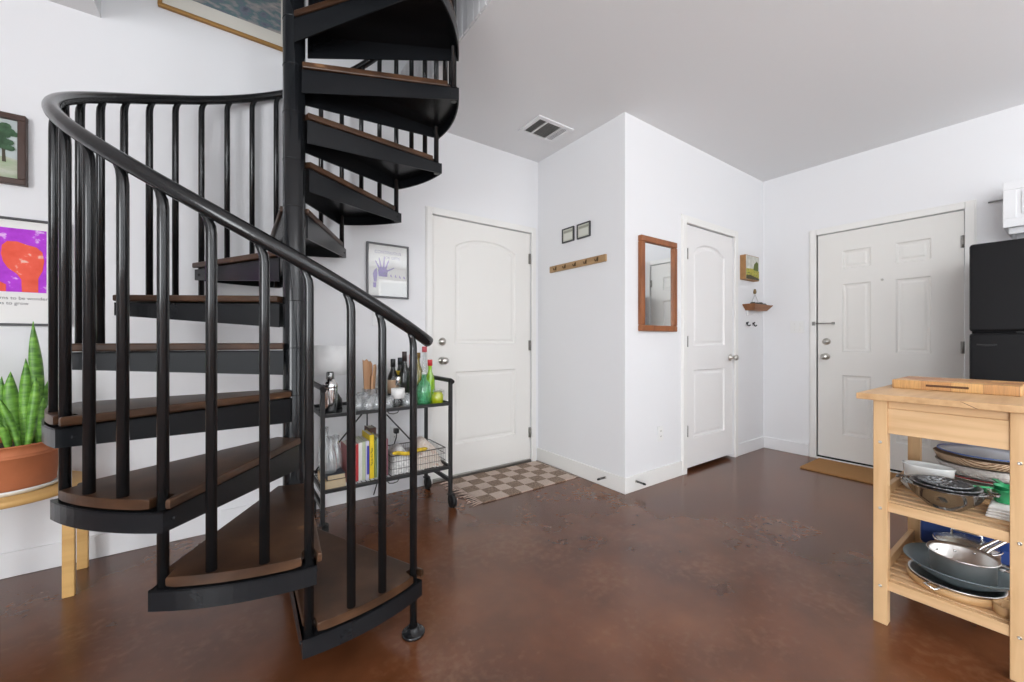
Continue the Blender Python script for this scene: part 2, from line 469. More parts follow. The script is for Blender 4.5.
# door 1 on the left wall
Md = wall_y(D1[0], LW, 0); w1 = D1[1]-D1[0]
casing('trim_1', Md, w1, D1[2], .046, M_trim)
P1 = [arch(1.455-D1[0], 2.046-D1[0], 1.065, 1.925, .075), rect(1.455-D1[0], 2.046-D1[0], .265, .845)]
d1 = panel_door('door_1', Md, w1, D1[2], .028, P1, M_door)
knob(Md, .086, 1.086, M_nickel, d1, 'deadbolt'); knob(Md, .086, .938, M_nickel, d1, lever=True)
for z in (1.83, 1.05, .267): hinge(Md, w1-.012, z, d1)
MB().box((D1[0]+.004, LW-.012, .002), (D1[1]-.004, LW+.05, .026), .003).build('trim_2', M_hinge, **S)
# door 2, closet
Md = wall_y(D2[0], MW, 0); w2 = D2[1]-D2[0]
casing('trim_3', Md, w2, D2[2], .056, M_trim)
P2 = [arch(.13, w2-.15, 1.05, 1.925, .075), rect(.13, w2-.15, .272, .845)]
d2 = panel_door('door_2', Md, w2, D2[2], .034, P2, M_door2)
knob(Md, w2-.066, .937, M_nickel, d2, lever=True)
for z in (1.812, 1.086, .343): hinge(Md, .022, z, d2)
# door 3, entrance on the right wall
Md = wall_x(RW, D3[1], 0); w3 = D3[1]-D3[0]
casing('trim_4', Md, w3, D3[2], .050, M_trim)
ca, cb_, cc, cd = .188, .382, .538, .742
P3 = [rect(ca, cb_, 1.732, 1.897), rect(cc, cd, 1.732, 1.897), rect(ca, cb_, .99, 1.60), rect(cc, cd, .99, 1.60), rect(ca, cb_, .25, .785), rect(cc, cd, .25, .785)]
d3 = panel_door('door_3', Md, w3, D3[2], .03, P3, M_door)
knob(Md, .075, 1.085, M_nickel, d3, 'deadbolt'); knob(Md, .072, .948, M_nickel, d3, lever=True)
for z in (1.833, 1.041, .25): hinge(Md, w3-.010, z, d3)
mb = MB(); mb.tube([Md @ Vector((0, 1.252, .020)), Md @ Vector((.125, 1.250, .024))], .006, 8); mb.box((-.03, 1.235, .017), (-.004, 1.27, .026), .002, Md)
mb.box((.118, 1.240, -.006), (.135, 1.262, .028), .002, Md)
mb.build('swing_bar_latch', M_hinge, d3)
mb = MB(); mb.lathe([(0,-.006),(.009,-.006),(.009,.003),(.005,.005),(0,.004)], M=Md @ Matrix.Translation((.456, 1.606, 0)), seg=14); mb.build('peephole', M_nickel, d3)
MB().box((RW-.03, D3[0], 0), (RW+.1, D3[1], .016), .004).build('trim_5', M_trim, **S)
MB().box((RW-.0, D3[0]+.004, .0165), (RW+.05, D3[1]-.004, .029), 0).build('trim_6', M_dark, **S)

# ------------------------------------------------------------------ spiral staircase
SC = Vector((.236, 2.079, 0)); RISE = .2145; STEP = 29.25; TH1 = -64.1; NB = 13
RB, RP, RWd = .7275, .753, .747
st = thing('spiral_staircase', SC, 'black steel spiral staircase with dark wooden treads and curved handrail around a central pole', 'staircase')
def pol(a, r): return Vector((SC.x+r*math.cos(R_(a)), SC.y+r*math.sin(R_(a)), 0))
def railz(a):
    k = 3*(TH1-a)/STEP
    return .2155*(1+k/3)+.878+.040*math.exp(-max(-1, k+.5)/2.5)-.0035*max(0, k-17)
pm = MB(); pm.lathe([(.0,0),(.115,0),(.115,.010),(.0465,.014)], SC, 28); pm.lathe([(.0465,.0),(.0465,4.05),(.03,4.09),(0,4.1)], SC, 28)
for n in range(1, 14):
    pm.lathe([(.0465, n*RISE-.016),(.0478, n*RISE-.015),(.0478, n*RISE-.013),(.0465, n*RISE-.012)], SC, 28)
pm.build('pole', M_pole, st)
def perp(a): return Vector((-math.sin(R_(a)), math.cos(R_(a)), 0))
for n in range(1, NB+1):
    a0 = TH1-STEP*(n-1); a1 = a0-STEP; zt = n*.2125+.018
    aF, aB = a0+1.45, a1-1.5                              # outer corners beyond the two balusters
    inF = pol(a0, .046)+perp(a0)*.042; inB = pol(a1, .046)-perp(a1)*.042
    # steel pan: top sheet, tapered nosing plate, tapered back plate, outer band
    pan = MB(); zp = zt-.034
    K = 12
    arcp = [pol(aF+(aB-aF)*i/K, RP) for i in range(K+1)]
    pan.prism([inF.xy]+[p.xy for p in arcp]+[inB.xy], zp-.004, zp)
    def plate(p, q, hp, hq, off):
        d = (q-p).normalized(); nrm = Vector((-d.y, d.x, 0))*.006*off
        v = [p, q, q+nrm, p+nrm]
        pan._add([(w.x, w.y, zp-hp if i in (0,3) else zp-hq) for i, w in enumerate(v)]+[(w.x, w.y, zp) for w in v],
                 [(3,2,1,0),(4,5,6,7),(0,1,5,4),(1,2,6,5),(2,3,7,6),(3,0,4,7)])
    plate(inF, arcp[0], .108, .056, -1); plate(inB, arcp[-1], .108, .056, 1)
    for i in range(K):
        p, q = arcp[i], arcp[i+1]
        pi, qi = SC+(p-SC)*((RP-.006)/RP), SC+(q-SC)*((RP-.006)/RP)
        v = [p, q, qi, pi]
        pan._add([(w.x, w.y, zp-.056) for w in v]+[(w.x, w.y, zp+.001) for w in v], [(3,2,1,0),(4,5,6,7),(0,1,5,4),(1,2,6,5),(2,3,7,6),(3,0,4,7)])
    # bolt heads near both outer corners
    for a, s_ in ((aF, 1), (aB, -1)):
        for rr in (.715,):
            b = pol(a, rr)+Vector((0,0,zp-.03)); t = perp(a)*s_
            pan.cyl(b-t*.004, b+t*.006, .008, .005, 8)
    pn = pan.build('tread', M_steel, st)
    # wooden board with a notch at each baluster post
    def notched():
        pts = [pol(a0, .05)+perp(a0)*.052]
        def arcseg(x, y, k): return [pol(x+(y-x)*i/k, RWd) for i in range(k+1)]
        nw = 1.65
        pts += arcseg(a0+2.6, a0+nw, 1)
        pts += [pol(a0+nw, .698), pol(a0-nw, .698)]
        pts += arcseg(a0-nw, a1+nw, 14)
        pts += [pol(a1+nw, .698), pol(a1-1.3, .698)]
        pts += [pol(a1, .05)-perp(a1)*.046]
        return [p.xy for p in pts]
    wb = MB(); wb.prism(notched(), zt-.028, zt, .0055)
    wb.build('tread_board', M_tread, pn)
    # balusters: the post at the nosing and two between
    for k in range(3):
        a = a0-STEP*k/3+{(1,1): -1.2, (2,1): .6, (3,1): .6, (3,2): .7}.get((n,k), 0)
        if k == 0: zb = 0.012 if n == 1 else (n-1)*.2125+.018-.093
        else: zb = zt-.012
        zr = railz(a)-.020
        p = pol(a, RB); up = -perp(a)
        path = [p+Vector((0,0,zb)), p+Vector((0,0,zr-.075)), p+Vector((0,0,zr-.045)), p+up*.002+Vector((0,0,zr-.024)), p+up*.009+Vector((0,0,zr-.004)), p+up*.019+Vector((0,0,zr+.012))]
        bb = MB(); bb.tube(path, [.0138,.0138,.0137,.0132,.0110,.0090], 14)
        if k == 0 and n == 1: pass
        bb.build('baluster', M_rail, st)
p = pol(TH1, RB); fl = MB(); fl.lathe([(0,0),(.042,0),(.042,.008),(.038,.011),(.024,.013),(.022,.028),(.016,.03)], p, 24); fl.build('floor_flange', M_rail, st)
hr = MB()
aS, aE = TH1+6.6, TH1-STEP*13
pts = []; N = 150
for i in range(N+1):
    a = aS+(aE-aS)*i/N; q = pol(a, RB+.004); q.z = railz(a); pts.append(q)
t = (pts[0]-pts[1]).normalized()
pts = [pts[0]+t*.006]+pts
hr.tube(pts, [.016]+[.0218]*(N+1), 18); hr.build('handrail', M_rail, st)

# ------------------------------------------------------------------ ceiling vent
V0, V1, VY0, VY1 = 1.815, 2.16, 2.235, 2.50
vt = thing('ceiling_vent', ((V0+V1)/2, (VY0+VY1)/2, CZ), 'white louvred air vent set in the ceiling near the entry corner', 'vent')
mb = MB(); fw = .035; z0 = CZ-.010
mb.box((V0,VY0,z0),(V1,VY0+fw,CZ),.003); mb.box((V0,VY1-fw,z0),(V1,VY1,CZ),.003); mb.box((V0,VY0+fw,z0),(V0+fw,VY1-fw,CZ),.003); mb.box((V1-fw,VY0+fw,z0),(V1,VY1-fw,CZ),.003)
mb.box((V0+.10,VY0+fw,z0),(V0+.112,VY1-fw,CZ)); mb.box((V1-.105,VY0+fw,z0),(V1-.093,VY1-fw,CZ))
mb.build('frame', M_trimcool, vt)
MB().box((V0+fw,VY0+fw,CZ-.0015),(V1-fw,VY1-fw,CZ-.0005)).build('duct_opening', mat('duct_grey',(.20,.20,.20),.8), vt)
mb = MB(); M_louv = mat('grey_louvre', (.36,.36,.34), .5)
for i in range(13):
    y = VY0+fw+.006+i*.0148
    mb.box((-.5*(V1-.105-V0-.112), -.0082, -.0007), (.5*(V1-.105-V0-.112), .0082, .0007), 0, Matrix.Translation(((V0+.112+V1-.105)/2, y, CZ-.006)) @ Matrix.Rotation(R_(35), 4, 'X'))
for i in range(5):
    x = V0+fw+.006+i*.0125
    mb.box((-.006, -.5*(VY1-VY0-2*fw), -.0007), (.006, .5*(VY1-VY0-2*fw), .0007), 0, Matrix.Translation((x, (VY0+VY1)/2, CZ-.006)) @ Matrix.Rotation(R_(-40), 4, 'Y'))
mb.build('louvres', M_louv, vt)
mb = MB()
for i in range(4):
    x = V1-fw-.006-i*.0135
    mb.box((-.0075, -.5*(VY1-VY0-2*fw), -.0007), (.0075, .5*(VY1-VY0-2*fw), .0007), 0, Matrix.Translation((x, (VY0+VY1)/2, CZ-.006)) @ Matrix.Rotation(R_(-20), 4, 'Y'))
mb.build('side_louvres', M_trimcool, vt)

# ------------------------------------------------------------------ framed things on the walls
def frame(mb, M, w, h, fw, d, d2=None, bev=.003):
    mb.box((0,0,0),(w,fw,d),bev,M); mb.box((0,h-fw,0),(w,h,d),bev,M)
    mb.box((0,fw,0),(fw,h-fw,d),bev,M); mb.box((w-fw,fw,0),(w,h-fw,d),bev,M)
    return mb
def flat(mb, pts, z, M, th=.0008):
    return mb.prism(pts, z, z+th, 0, M)
# gold framed landscape high up
Mg = wall_y(-.323, LW, 2.885)
t = thing('framed_landscape', (0, LW, 2.885), 'large landscape painting in a gold frame with a wide cream mat, high above the spiral stairs', 'picture')
frame(MB(), Mg, .635, .56, .018, .024).build('frame', M_gold, t)
MB().box((.018,.018,.002),(.617,.542,.010),0,Mg).build('mat_board', mat('cream_mat',(.74,.71,.64),.8), t)
M_art = ramp_mat('landscape_paint', [(.30,(.07,.08,.11)),(.42,(.17,.18,.23)),(.50,(.12,.20,.21)),(.56,(.26,.26,.27)),(.70,(.44,.40,.36))], scale=11, stretch=(1,1,2.4), detail=8, rough=.8)
MB().box((.122,.10,.010),(.572,.46,.012),0,Mg).build('canvas', M_art, t)
# tree painting at the left
Mt = wall_y(-1.02, LW, 1.812)
t = thing('tree_painting', (-.9, LW, 1.81), 'small green tree painting in a dark brown frame above the orange and purple poster', 'picture')
frame(MB(), Mt, .238, .322, .026, .034).build('frame', M_brown_fr, t)
M_tp = ramp_mat('meadow_paint', [(.3,(.30,.40,.24)),(.5,(.42,.46,.34)),(.7,(.55,.56,.50))], scale=14, stretch=(1,1,3), rough=.7)
cv = MB().box((.026,.026,.004),(.212,.296,.014),0,Mt).build('canvas', mat('pale_sky_paint',(.50,.56,.55),.7,var=.12,vscale=14), t)
mb = MB(); flat(mb, [(.027,.027),(.211,.027),(.211,.115),(.17,.125),(.12,.118),(.027,.128)], .014, Mt); mb.build('painted_meadow', M_tp, cv)
mb = MB()
flat(mb, [(.162,.10),(.174,.10),(.171,.15),(.179,.18),(.166,.17),(.154,.182),(.162,.15)], .0151, Mt)
mb.build('painted_trunk', mat('painted_bark',(.07,.06,.04),.8), cv)
mb = MB()
for i in range(26):
    a = random.uniform(0, 2*PI); r_ = random.uniform(0, 1)**.5
    cx, cy = .166+.040*r_*math.cos(a), .215+.062*r_*math.sin(a)
    q = random.uniform(.012,.02)
    flat(mb, [(min(.2115,cx+q*math.cos(k)), cy+q*.8*math.sin(k)) for k in [j*2*PI/9 for j in range(9)]], .0152+i*.0002, Mt, .0006)
mb.build('painted_crown', mat('painted_leaves',(.055,.115,.06),.8,var=.4,vscale=40), cv)
# orange and purple poster
Mp = wall_y(-1.16, LW, 1.161)
t = thing('fist_poster', (-.9, LW, 1.16), 'poster with an orange raised fist on purple, thin charcoal frame, behind the snake plant', 'poster')
frame(MB(), Mp, .519, .50, .011, .020).build('frame', M_black_fr, t)
bd = MB().box((.011,.011,.001),(.508,.489,.008),0,Mp).build('poster_sheet', M_paper, t)
M_pur = ramp_mat('purple_print', [(.3,(.40,.03,.58)),(.60,(.50,.05,.70)),(.68,(.78,.48,.86))], scale=30, rough=.7)
M_or = ramp_mat('orange_print', [(.3,(.80,.09,.045)),(.60,(.88,.12,.07)),(.68,(.88,.55,.46))], scale=22, rough=.7)
flat(MB(), rect(.06,.437,.157,.452), .008, Mp).build('purple_panel', M_pur, bd)
def blob(pts): return pts
fist = [(.36,.158),(.411,.158),(.411,.225),(.425,.262),(.430,.31),(.424,.35),(.405,.372),(.375,.380),(.345,.392),(.315,.390),(.300,.37),(.297,.33),(.303,.295),(.318,.265),(.345,.240),(.358,.215)]
mb = MB(); flat(mb, fist, .0089, Mp); flat(mb, [(.16,.158),(.312,.158),(.312,.19),(.29,.205),(.25,.20),(.16,.21)], .0089, Mp); mb.build('orange_fist', M_or, bd)
Mtx = mat('grey_print',(.16,.15,.15),.8)
text_part('learns to be wonder', .021, Mp @ Matrix.Translation((.355,.128,.0082)), Mtx, bd)
text_part('learns to grow', .021, Mp @ Matrix.Translation((.318,.104,.0082)), Mtx, bd)
# grey framed print with the purple hand
px0, px1, pz0, pz1 = .763, 1.064, 1.396, 1.781
Mq = wall_y(px0, LW, pz0); pw, ph = px1-px0, pz1-pz0
t = thing('hand_print', ((px0+px1)/2, LW, pz0), 'pale print of a purple reaching hand in a grey frame, left of the white door', 'poster')
frame(MB(), Mq, pw, ph, .013, .022).build('frame', mat('grey_frame',(.13,.13,.135),.4), t)
bd = MB().box((.013,.013,.002),(pw-.013,ph-.013,.012),0,Mq).build('print_sheet', mat('warm_grey_paper',(.50,.48,.46),.6), t)
M_hand = mat('purple_ink',(.085,.025,.27),.8,var=.35,vscale=60)
mb = MB()
hx, hy = .112, .195
flat(mb, [(hx-.028,hy-.045),(hx+.032,hy-.045),(hx+.036,hy),(hx+.018,hy+.022),(hx-.020,hy+.022),(hx-.034,hy)], .012, Mq)
for ang, ln, bx in ((118,.055,-.024),(102,.072,-.010),(86,.078,.006),(70,.062,.020),(28,.055,.030)):
    d = Vector((math.cos(R_(ang)), math.sin(R_(ang)))); nrm = Vector((-d.y, d.x))*.0062
    b0 = Vector((hx+bx, hy+(.012 if ang > 40 else -.004))); e = b0+d*ln
    flat(mb, [tuple(b0-nrm), tuple(e-nrm*.6), tuple(e+d*.006), tuple(e+nrm*.6), tuple(b0+nrm)], .0121, Mq)
flat(mb, [(.05,.11),(.068,.108),(.076,.17),(.07,.21),(.052,.19),(.044,.165)], .012, Mq)
flat(mb, [(.046,.07),(.066,.07),(.068,.105),(.046,.107)], .012, Mq)
for i in range(4): flat(mb, [(.165+.032*i,.158-.002*i),(.180+.032*i,.150-.002*i),(.170+.032*i,.174-.002*i)], .012, Mq)
mb.build('hand_motif', M_hand, bd)
Mti = mat('faded_purple_ink',(.10,.07,.20),.8)
text_part('CONTINUOUS', .030, Mq @ Matrix.Translation((.150,.322,.0122)), Mti, bd, sx=.95)
text_part('FOR GIFTS', .026, Mq @ Matrix.Translation((.175,.286,.0122)), Mti, bd, sx=.95)
mb = MB(); mb.box((.013,.013,.0145),(pw-.013,ph-.013,.0165),0,Mq); mb.build('glazing', M_picglass, t)
# mirror on the closet wall
Mm = wall_y(2.440, MW, 1.163)
t = thing('wall_mirror', (2.66, MW, 1.163), 'upright mirror in a reddish wooden frame on the closet wall', 'mirror')
frame(MB(), Mm, .452, .705, .045, .034, bev=.006).build('frame', M_walnutfr, t)
MB().box((.045,.045,.002),(.407,.66,.016),0,Mm).build('mirror_glass', M_mirror, t)
# two small frames and the hook rail on the entry wall
for i, (ya, yb, zb, lab) in enumerate(((2.509,2.368,1.912,'small square black frame with pale paper, left one above the hook rail'),(2.333,2.188,1.910,'small square black frame with pale paper, right one above the hook rail'))):
    Mf = wall_x(HW, ya, zb); w = ya-yb; h = .120
    t = thing('small_frame', (HW, (ya+yb)/2, zb), lab, 'picture', 'small frames above the hook rail')
    frame(MB(), Mf, w, h, .011, .016).build('frame', M_black_fr, t)
    bd = MB().box((.011,.011,.001),(w-.011,h-.011,.009),0,Mf).build('paper', mat('pale_green_paper',(.56,.57,.48),.8), t)
    flat(MB(), rect(.018,w-.018,h-.040,h-.022), .009, Mf).build('print_band', mat('grey_band',(.34,.34,.29),.8), bd)
    flat(MB(), rect(.022,w-.022,.022,h-.046), .009, Mf).build('inner_print', mat('cream_band',(.66,.66,.60),.8), bd)
Mh = wall_x(HW, 2.664, 1.684)
t = thing('hook_rail', (HW, 2.345, 1.684), 'tan wooden coat hook rail mounted on the entry wall', 'hook rail')
MB().box((0,.002,0),(.638,.056,.018),.003,Mh).build('board', M_railw, t)
for i, u in enumerate((.085, .20, .32, .44, .56)):
    mb = MB(); mb.tube([Mh @ Vector(q) for q in ((u,.040,.016),(u,.032,.024),(u,.018,.028),(u,.012,.040),(u,.020,.047),(u,.028,.048))], .0038, 8)
    mb.box((u-.007,.012,.017),(u+.007,.046,.020),.001,Mh)
    mb.build('hook', mat('bronze',(.16,.10,.05),.4,.8), t)
# little canvas, corner tray shelf, two black hooks
yc = MW-.055
xa, xb = xat(746, yc), xat(759.3, yc); za, zb2 = zat(278.3, xa, yc), zat(253.6, xa, yc)
Mc = wall_y(xa, MW, za); w, h = xb-xa, zb2-za
t = thing('small_landscape', ((xa+xb)/2, MW, za), 'little landscape of a green and yellow field on a deep wooden block, beside the closet door', 'picture')
bk = MB().box((0,0,0),(w,h,.052),.002,Mc).build('wooden_block', mat('raw_wood_side',(.36,.19,.075),.6,var=.1,vscale=30), t)
cv = MB().box((.006,.006,.052),(w-.006,h-.006,.054),0,Mc).build('canvas', mat('pale_cloud_paint',(.55,.55,.50),.7,var=.2,vscale=22), t)
flat(MB(), [(.006,.006),(w-.006,.006),(w-.006,h*.40),(w*.5,h*.47),(.006,h*.44)], .054, Mc).build('painted_field', ramp_mat('field_paint',[(.35,(.17,.20,.03)),(.5,(.50,.42,.06)),(.65,(.20,.26,.05))],scale=24,stretch=(1,1,3)), cv)
flat(MB(), [(w*.55,h*.42),(w*.9,h*.40),(w*.92,h*.72),(w*.8,h*.80),(w*.6,h*.66)], .0548, Mc).build('painted_trees', mat('field_tree_paint',(.10,.13,.03),.8), cv)
flat(MB(), [(.006,.006),(w-.006,.006),(w-.006,h*.10),(w*.3,h*.20),(.006,h*.16)], .0549, Mc).build('painted_hedge', mat('hedge_paint',(.07,.06,.03),.8), cv)
# shelf
t = thing('tray_shelf', (4.22, MW, 1.375), 'small brown wooden tray shelf with slanted sides by the room corner', 'shelf')
sx0, sx1, sz0, sz1, sd = 4.02, 4.405, 1.388, 1.440, .115
mb = MB()
def slab4(a, b, c, d, th):      # plate through four points
    a, b, c, d = map(Vector, (a, b, c, d)); nrm = (b-a).cross(d-a).normalized()*th
    v = [a,b,c,d,a+nrm,b+nrm,c+nrm,d+nrm]
    mb._add([tuple(q) for q in v], [(3,2,1,0),(4,5,6,7),(0,1,5,4),(1,2,6,5),(2,3,7,6),(3,0,4,7)])
y0, y1 = MW-.002, MW-sd
mb.box((sx0+.06, y1+.03, sz0), (sx1-.06, y0, sz0+.008))
slab4((sx0+.06,y1+.03,sz0),(sx1-.06,y1+.03,sz0),(sx1,y1,sz1),(sx0,y1,sz1),-.008)
slab4((sx0+.06,y0,sz0),(sx0+.06,y1+.03,sz0),(sx0,y1,sz1),(sx0,y0,sz1),-.008)
slab4((sx1-.06,y1+.03,sz0),(sx1-.06,y0,sz0),(sx1,y0,sz1),(sx1,y1,sz1),-.008)
mb.build('tray', M_shelfw, t)
MB().box((sx0+.08, MW-.012, sz0-.05),(sx1-.12, MW, sz0),.002).build('back_cleat', M_trimcool, t)
M_stone = mat('dark_shell', (.035,.028,.025), .5, var=.5, vscale=30)
spots = [(4.105,1.80,.036,'dark rounded stone at the left end of the tray shelf'),(4.185,1.80,.036,'dark stone with a pale edge second along the tray shelf'),(4.262,1.80,.039,'large dark stone in the middle of the tray shelf'),(4.338,1.80,.035,'dark stone at the right end of the tray shelf')]
for (x,y,r,lab) in spots:
    mb = MB(); mb.lathe([(0,0),(r*.8,r*.15),(r,r*.6),(r*.85,r*1.35),(r*.4,r*1.85),(0,r*1.92)], (x,y,sz0+.0085), 12)
    for v in mb.bm.verts: v.co += Vector((random.uniform(-1,1),random.uniform(-1,1),random.uniform(0,.6)))*r*.10
    mb.build('stone', M_stone, None, label=lab, cat='stone', group='stones in the tray shelf')
mb = MB(); x = 4.265; mb.tube([(x-.075,1.850,sz0+.0115),(x-.06,1.850,sz0+.10),(x,1.850,sz0+.165),(x+.06,1.850,sz0+.10),(x+.075,1.850,sz0+.0115)], .003, 8)
mb.build('wire_loop', mat('pale_wire',(.55,.55,.53),.4,.5), None, label='thin pale wire loop rising above the stones on the tray shelf', cat='ornament')
mb = MB(); mb.lathe([(0,0),(.012,.004),(.016,.02),(.010,.045),(0,.052)], (x-.005,1.850,sz0+.169), 10); mb.build('pendant', mat('brass_dark',(.22,.15,.07),.5,.4), None, label='small dark bud on top of the wire loop above the tray shelf', cat='ornament')
for i, pxx in enumerate((746, 752.4)):
    x = xat(pxx, MW); Mk = wall_y(x, MW, 1.235) @ Matrix.Rotation(R_(25),4,'Y') @ Matrix.Scale(.66,4)
    mb = MB(); mb.box((-.012,.012,0),(.012,.058,.004),.001,Mk); mb.tube([Mk @ Vector(q) for q in ((0,.040,.003),(0,.034,.02),(0,.012,.024),(0,.004,.040),(0,.012,.052),(0,.022,.054))], .0065, 8)
    mb.tube([Mk @ Vector(q) for q in ((0,.048,.003),(0,.052,.022),(0,.062,.034))], .006, 8)
    mb.build('wall_hook', M_blackp, None, label='black wall hook below the tray shelf, %s of the pair' % ('left','right')[i], cat='hook', group='black hooks below the tray shelf')

# switch plates and outlets
def plate_thing(name, M, w, h, n, kind, label, cat):
    t = thing(name, M.to_translation(), label, cat)
    MB().box((-w/2,-h/2,0),(w/2,h/2,.006),.002,M).build('plate', M_plate, t)
    for i in range(n):
        u = (i-(n-1)/2)*.046
        if kind == 'switch':
            mb = MB(); mb.box((u-.005,-.012,.005),(u+.005,.012,.012),.001,M); mb.build('toggle', M_trim, t)
            for s_ in (-1,1): MB().lathe([(0,.006),(.003,.006),(.003,.0072),(0,.0075)], M=M @ Matrix.Translation((u,s_*.030,0)), seg=8).build('screw', M_nickel, t)
        else:
            for s_ in (-1,1):
                mb = MB(); mb.box((u-.016,s_*.021-.014,.005),(u+.016,s_*.021+.014,.0085),.002,M); so = mb.build('socket', M_trim, t)
                mb = MB(); mb.box((u-.008,s_*.021-.005,.0085),(u-.0055,s_*.021+.006,.0089),0,M); mb.box((u+.0055,s_*.021-.005,.0085),(u+.008,s_*.021+.006,.0089),0,M); mb.build('slot', M_dark, so)
    return t
plate_thing('light_switch', wall_x(RW, 1.557, 1.225), .118, .117, 2, 'switch', 'double white light switch on the wall left of the entrance door', 'light switch')
plate_thing('light_switch', wall_y(.905, LW, 1.255), .195, .117, 4, 'switch', 'wide white light switch plate below the purple hand print', 'light switch')
plate_thing('wall_outlet', wall_y(2.71, MW, .374), .072, .117, 1, 'outlet', 'white power outlet low on the closet wall below the mirror', 'outlet')
xo = xat(395, LW); plate_thing('wall_outlet', wall_y(xo, LW, .42), .075, .117, 1, 'outlet', 'white power outlet behind the bar cart', 'outlet')
mb = MB(); mb.box((xo-.016, LW-.045, .428), (xo+.016, LW-.009, .462), .004)
mb.tube([(xo, LW-.040, .435),(xo-.01, LW-.055, .40),(xo-.04, LW-.04, .30),(xo-.12, LW-.03, .15),(xo-.16, LW-.028, .02)], .004, 8)
mb.build('power_plug', M_blackp, None, label='black power plug and cable in the outlet behind the bar cart', cat='plug')
# spring door stops
def door_stop(p, d, lab):
    d = Vector(d).normalized(); p = Vector(p); side = d.cross(Vector((0,0,1)))
    t = thing('door_stop', p, lab, 'door stop', 'door stops on the baseboards')
    pts = []
    for i in range(60):
        u = i/59; a = u*2*PI*9
        pts.append(p+d*(.006+u*.06)+side*math.cos(a)*.006+Vector((0,0,1))*math.sin(a)*.006)
    MB().tube(pts, .0017, 6).build('spring', mat('dark_spring',(.10,.095,.09),.4,.8), t)
    mb = MB(); mb.cyl(p, p+d*.006, .011, .008, 12); mb.build('mount', M_nickel, t)
    mb = MB(); mb.cyl(p+d*.064, p+d*.082, .0085, .007, 12); mb.build('rubber_tip', M_rubber, t)
door_stop((HW-.014, 2.03, .072), (-1,0,0), 'spring door stop on the baseboard below the hook rail')
door_stop((2.40, MW-.014, .072), (0,-1,0), 'spring door stop on the baseboard below the mirror')

# ------------------------------------------------------------------ floor mats
rx0, rx1, ry0, ry1 = 1.378, 2.235, 2.295, 2.815
t = thing('checked_rug', ((rx0+rx1)/2, (ry0+ry1)/2, 0), 'cream and brown checkered woven rug with a fringe, in front of the white entry door', 'rug')
nx, ny = 8, 5
M_rb = mat('brown_wool', (.27,.195,.145), .95, bump=.9, bscale=190, var=.5, vscale=140)
M_rc = mat('cream_wool', (.55,.44,.37), .95, bump=.7, bscale=190, var=.12, vscale=90)
def rug_base(lo, hi, m, name, cells, z0, z1):
    mb = MB()
    for (i, j) in cells:
        a, b = rx0+(rx1-rx0)*i/nx, rx0+(rx1-rx0)*(i+1)/nx; c, d = ry0+(ry1-ry0)*j/ny, ry0+(ry1-ry0)*(j+1)/ny
        K = 5
        for s_ in range(K):         # weave ribs
            c0, c1 = c+(d-c)*s_/K, c+(d-c)*(s_+1)/K
            mb.box((a+.0006, c0+.0008, z0), (b-.0006, c1-.0008, z1+random.uniform(-.0008,.0008)), .0018)
    return mb.build(name, m, t)
rug_base(0,0,M_rc,'cream_weave',[(i,j) for i in range(nx) for j in range(ny) if (i+j)%2 == 1],.0005,.0095)
rug_base(0,0,M_rb,'brown_checks',[(i,j) for i in range(nx) for j in range(ny) if (i+j)%2 == 0],.0005,.0105)
mb = MB()
for i in range(44):
    y = ry0+.006+i*(ry1-ry0-.012)/43; L = random.uniform(.05,.10); s_ = random.uniform(-.025,.025)
    mb.tube([(rx0+.002,y,.006),(rx0-L*.4,y+s_*.3,.005),(rx0-L,y+s_,.004)], [.0026,.0022,.0012], 5)
for i in range(44):
    y = ry0+.006+i*(ry1-ry0-.012)/43; mb.tube([(rx1-.002,y,.006),(rx1+.02,y+random.uniform(-.01,.01),.005),(rx1+.04,y+random.uniform(-.015,.015),.004)], [.0026,.0022,.0012], 5)
mb.build('fringe', M_rc, t, kind='stuff')
mb = MB(); pts = [(3.985,1.372),(4.430,1.372),(4.430,.55),(3.985,.55)]
mb.prism(pts, 0.0005, .014, .003)
mb.build('door_mat', mat('coir',(.46,.235,.085),.95,bump=1.0,bscale=260,var=.25,vscale=160), None, label='plain tan coir door mat in front of the white six-panel entrance door', cat='door mat')

# ------------------------------------------------------------------ potted snake plant on a round stool
PC = Vector((-.775, 2.605, 0)); TZ = .468
t = thing('round_stool', PC, 'round pale wooden stool under the terracotta plant pot', 'stool')
MB().lathe([(0,TZ-.026),(.230,TZ-.026),(.235,TZ-.022),(.235,TZ-.005),(.230,TZ),(0,TZ)], PC, 56).build('top', M_table, t)
for sx_, sy_ in ((1,-1),(1,1),(-1,-1),(-1,1)):
    lx = PC.x+sx_*.205-.028*(sx_ > 0)+.006*sx_; ly = PC.y+sy_*.125
    x0_ = PC.x+((.188 if sy_ < 0 else .172) if sx_ > 0 else -.207)
    mb = MB(); mb.box((x0_, ly-.011+ (.02 if sy_>0 else 0), 0), (x0_+.038, ly+.011+(.02 if sy_>0 else 0), TZ-.026), .003)
    mb.build('leg', M_table, t)
SZ = TZ
MB().lathe([(0,SZ),(.150,SZ),(.166,SZ+.012),(.170,SZ+.022),(.165,SZ+.022),(.158,SZ+.012),(.145,SZ+.006),(0,SZ+.006)], PC, 48).build('plant_saucer', M_white_cer, None, label='white glazed saucer under the terracotta pot on the stool', cat='saucer')
PZ = SZ+.0065; RZ = .666
t = thing('potted_snake_plant', (PC.x, PC.y, PZ), 'snake plant with upright green leaves in a wide terracotta pot', 'plant')
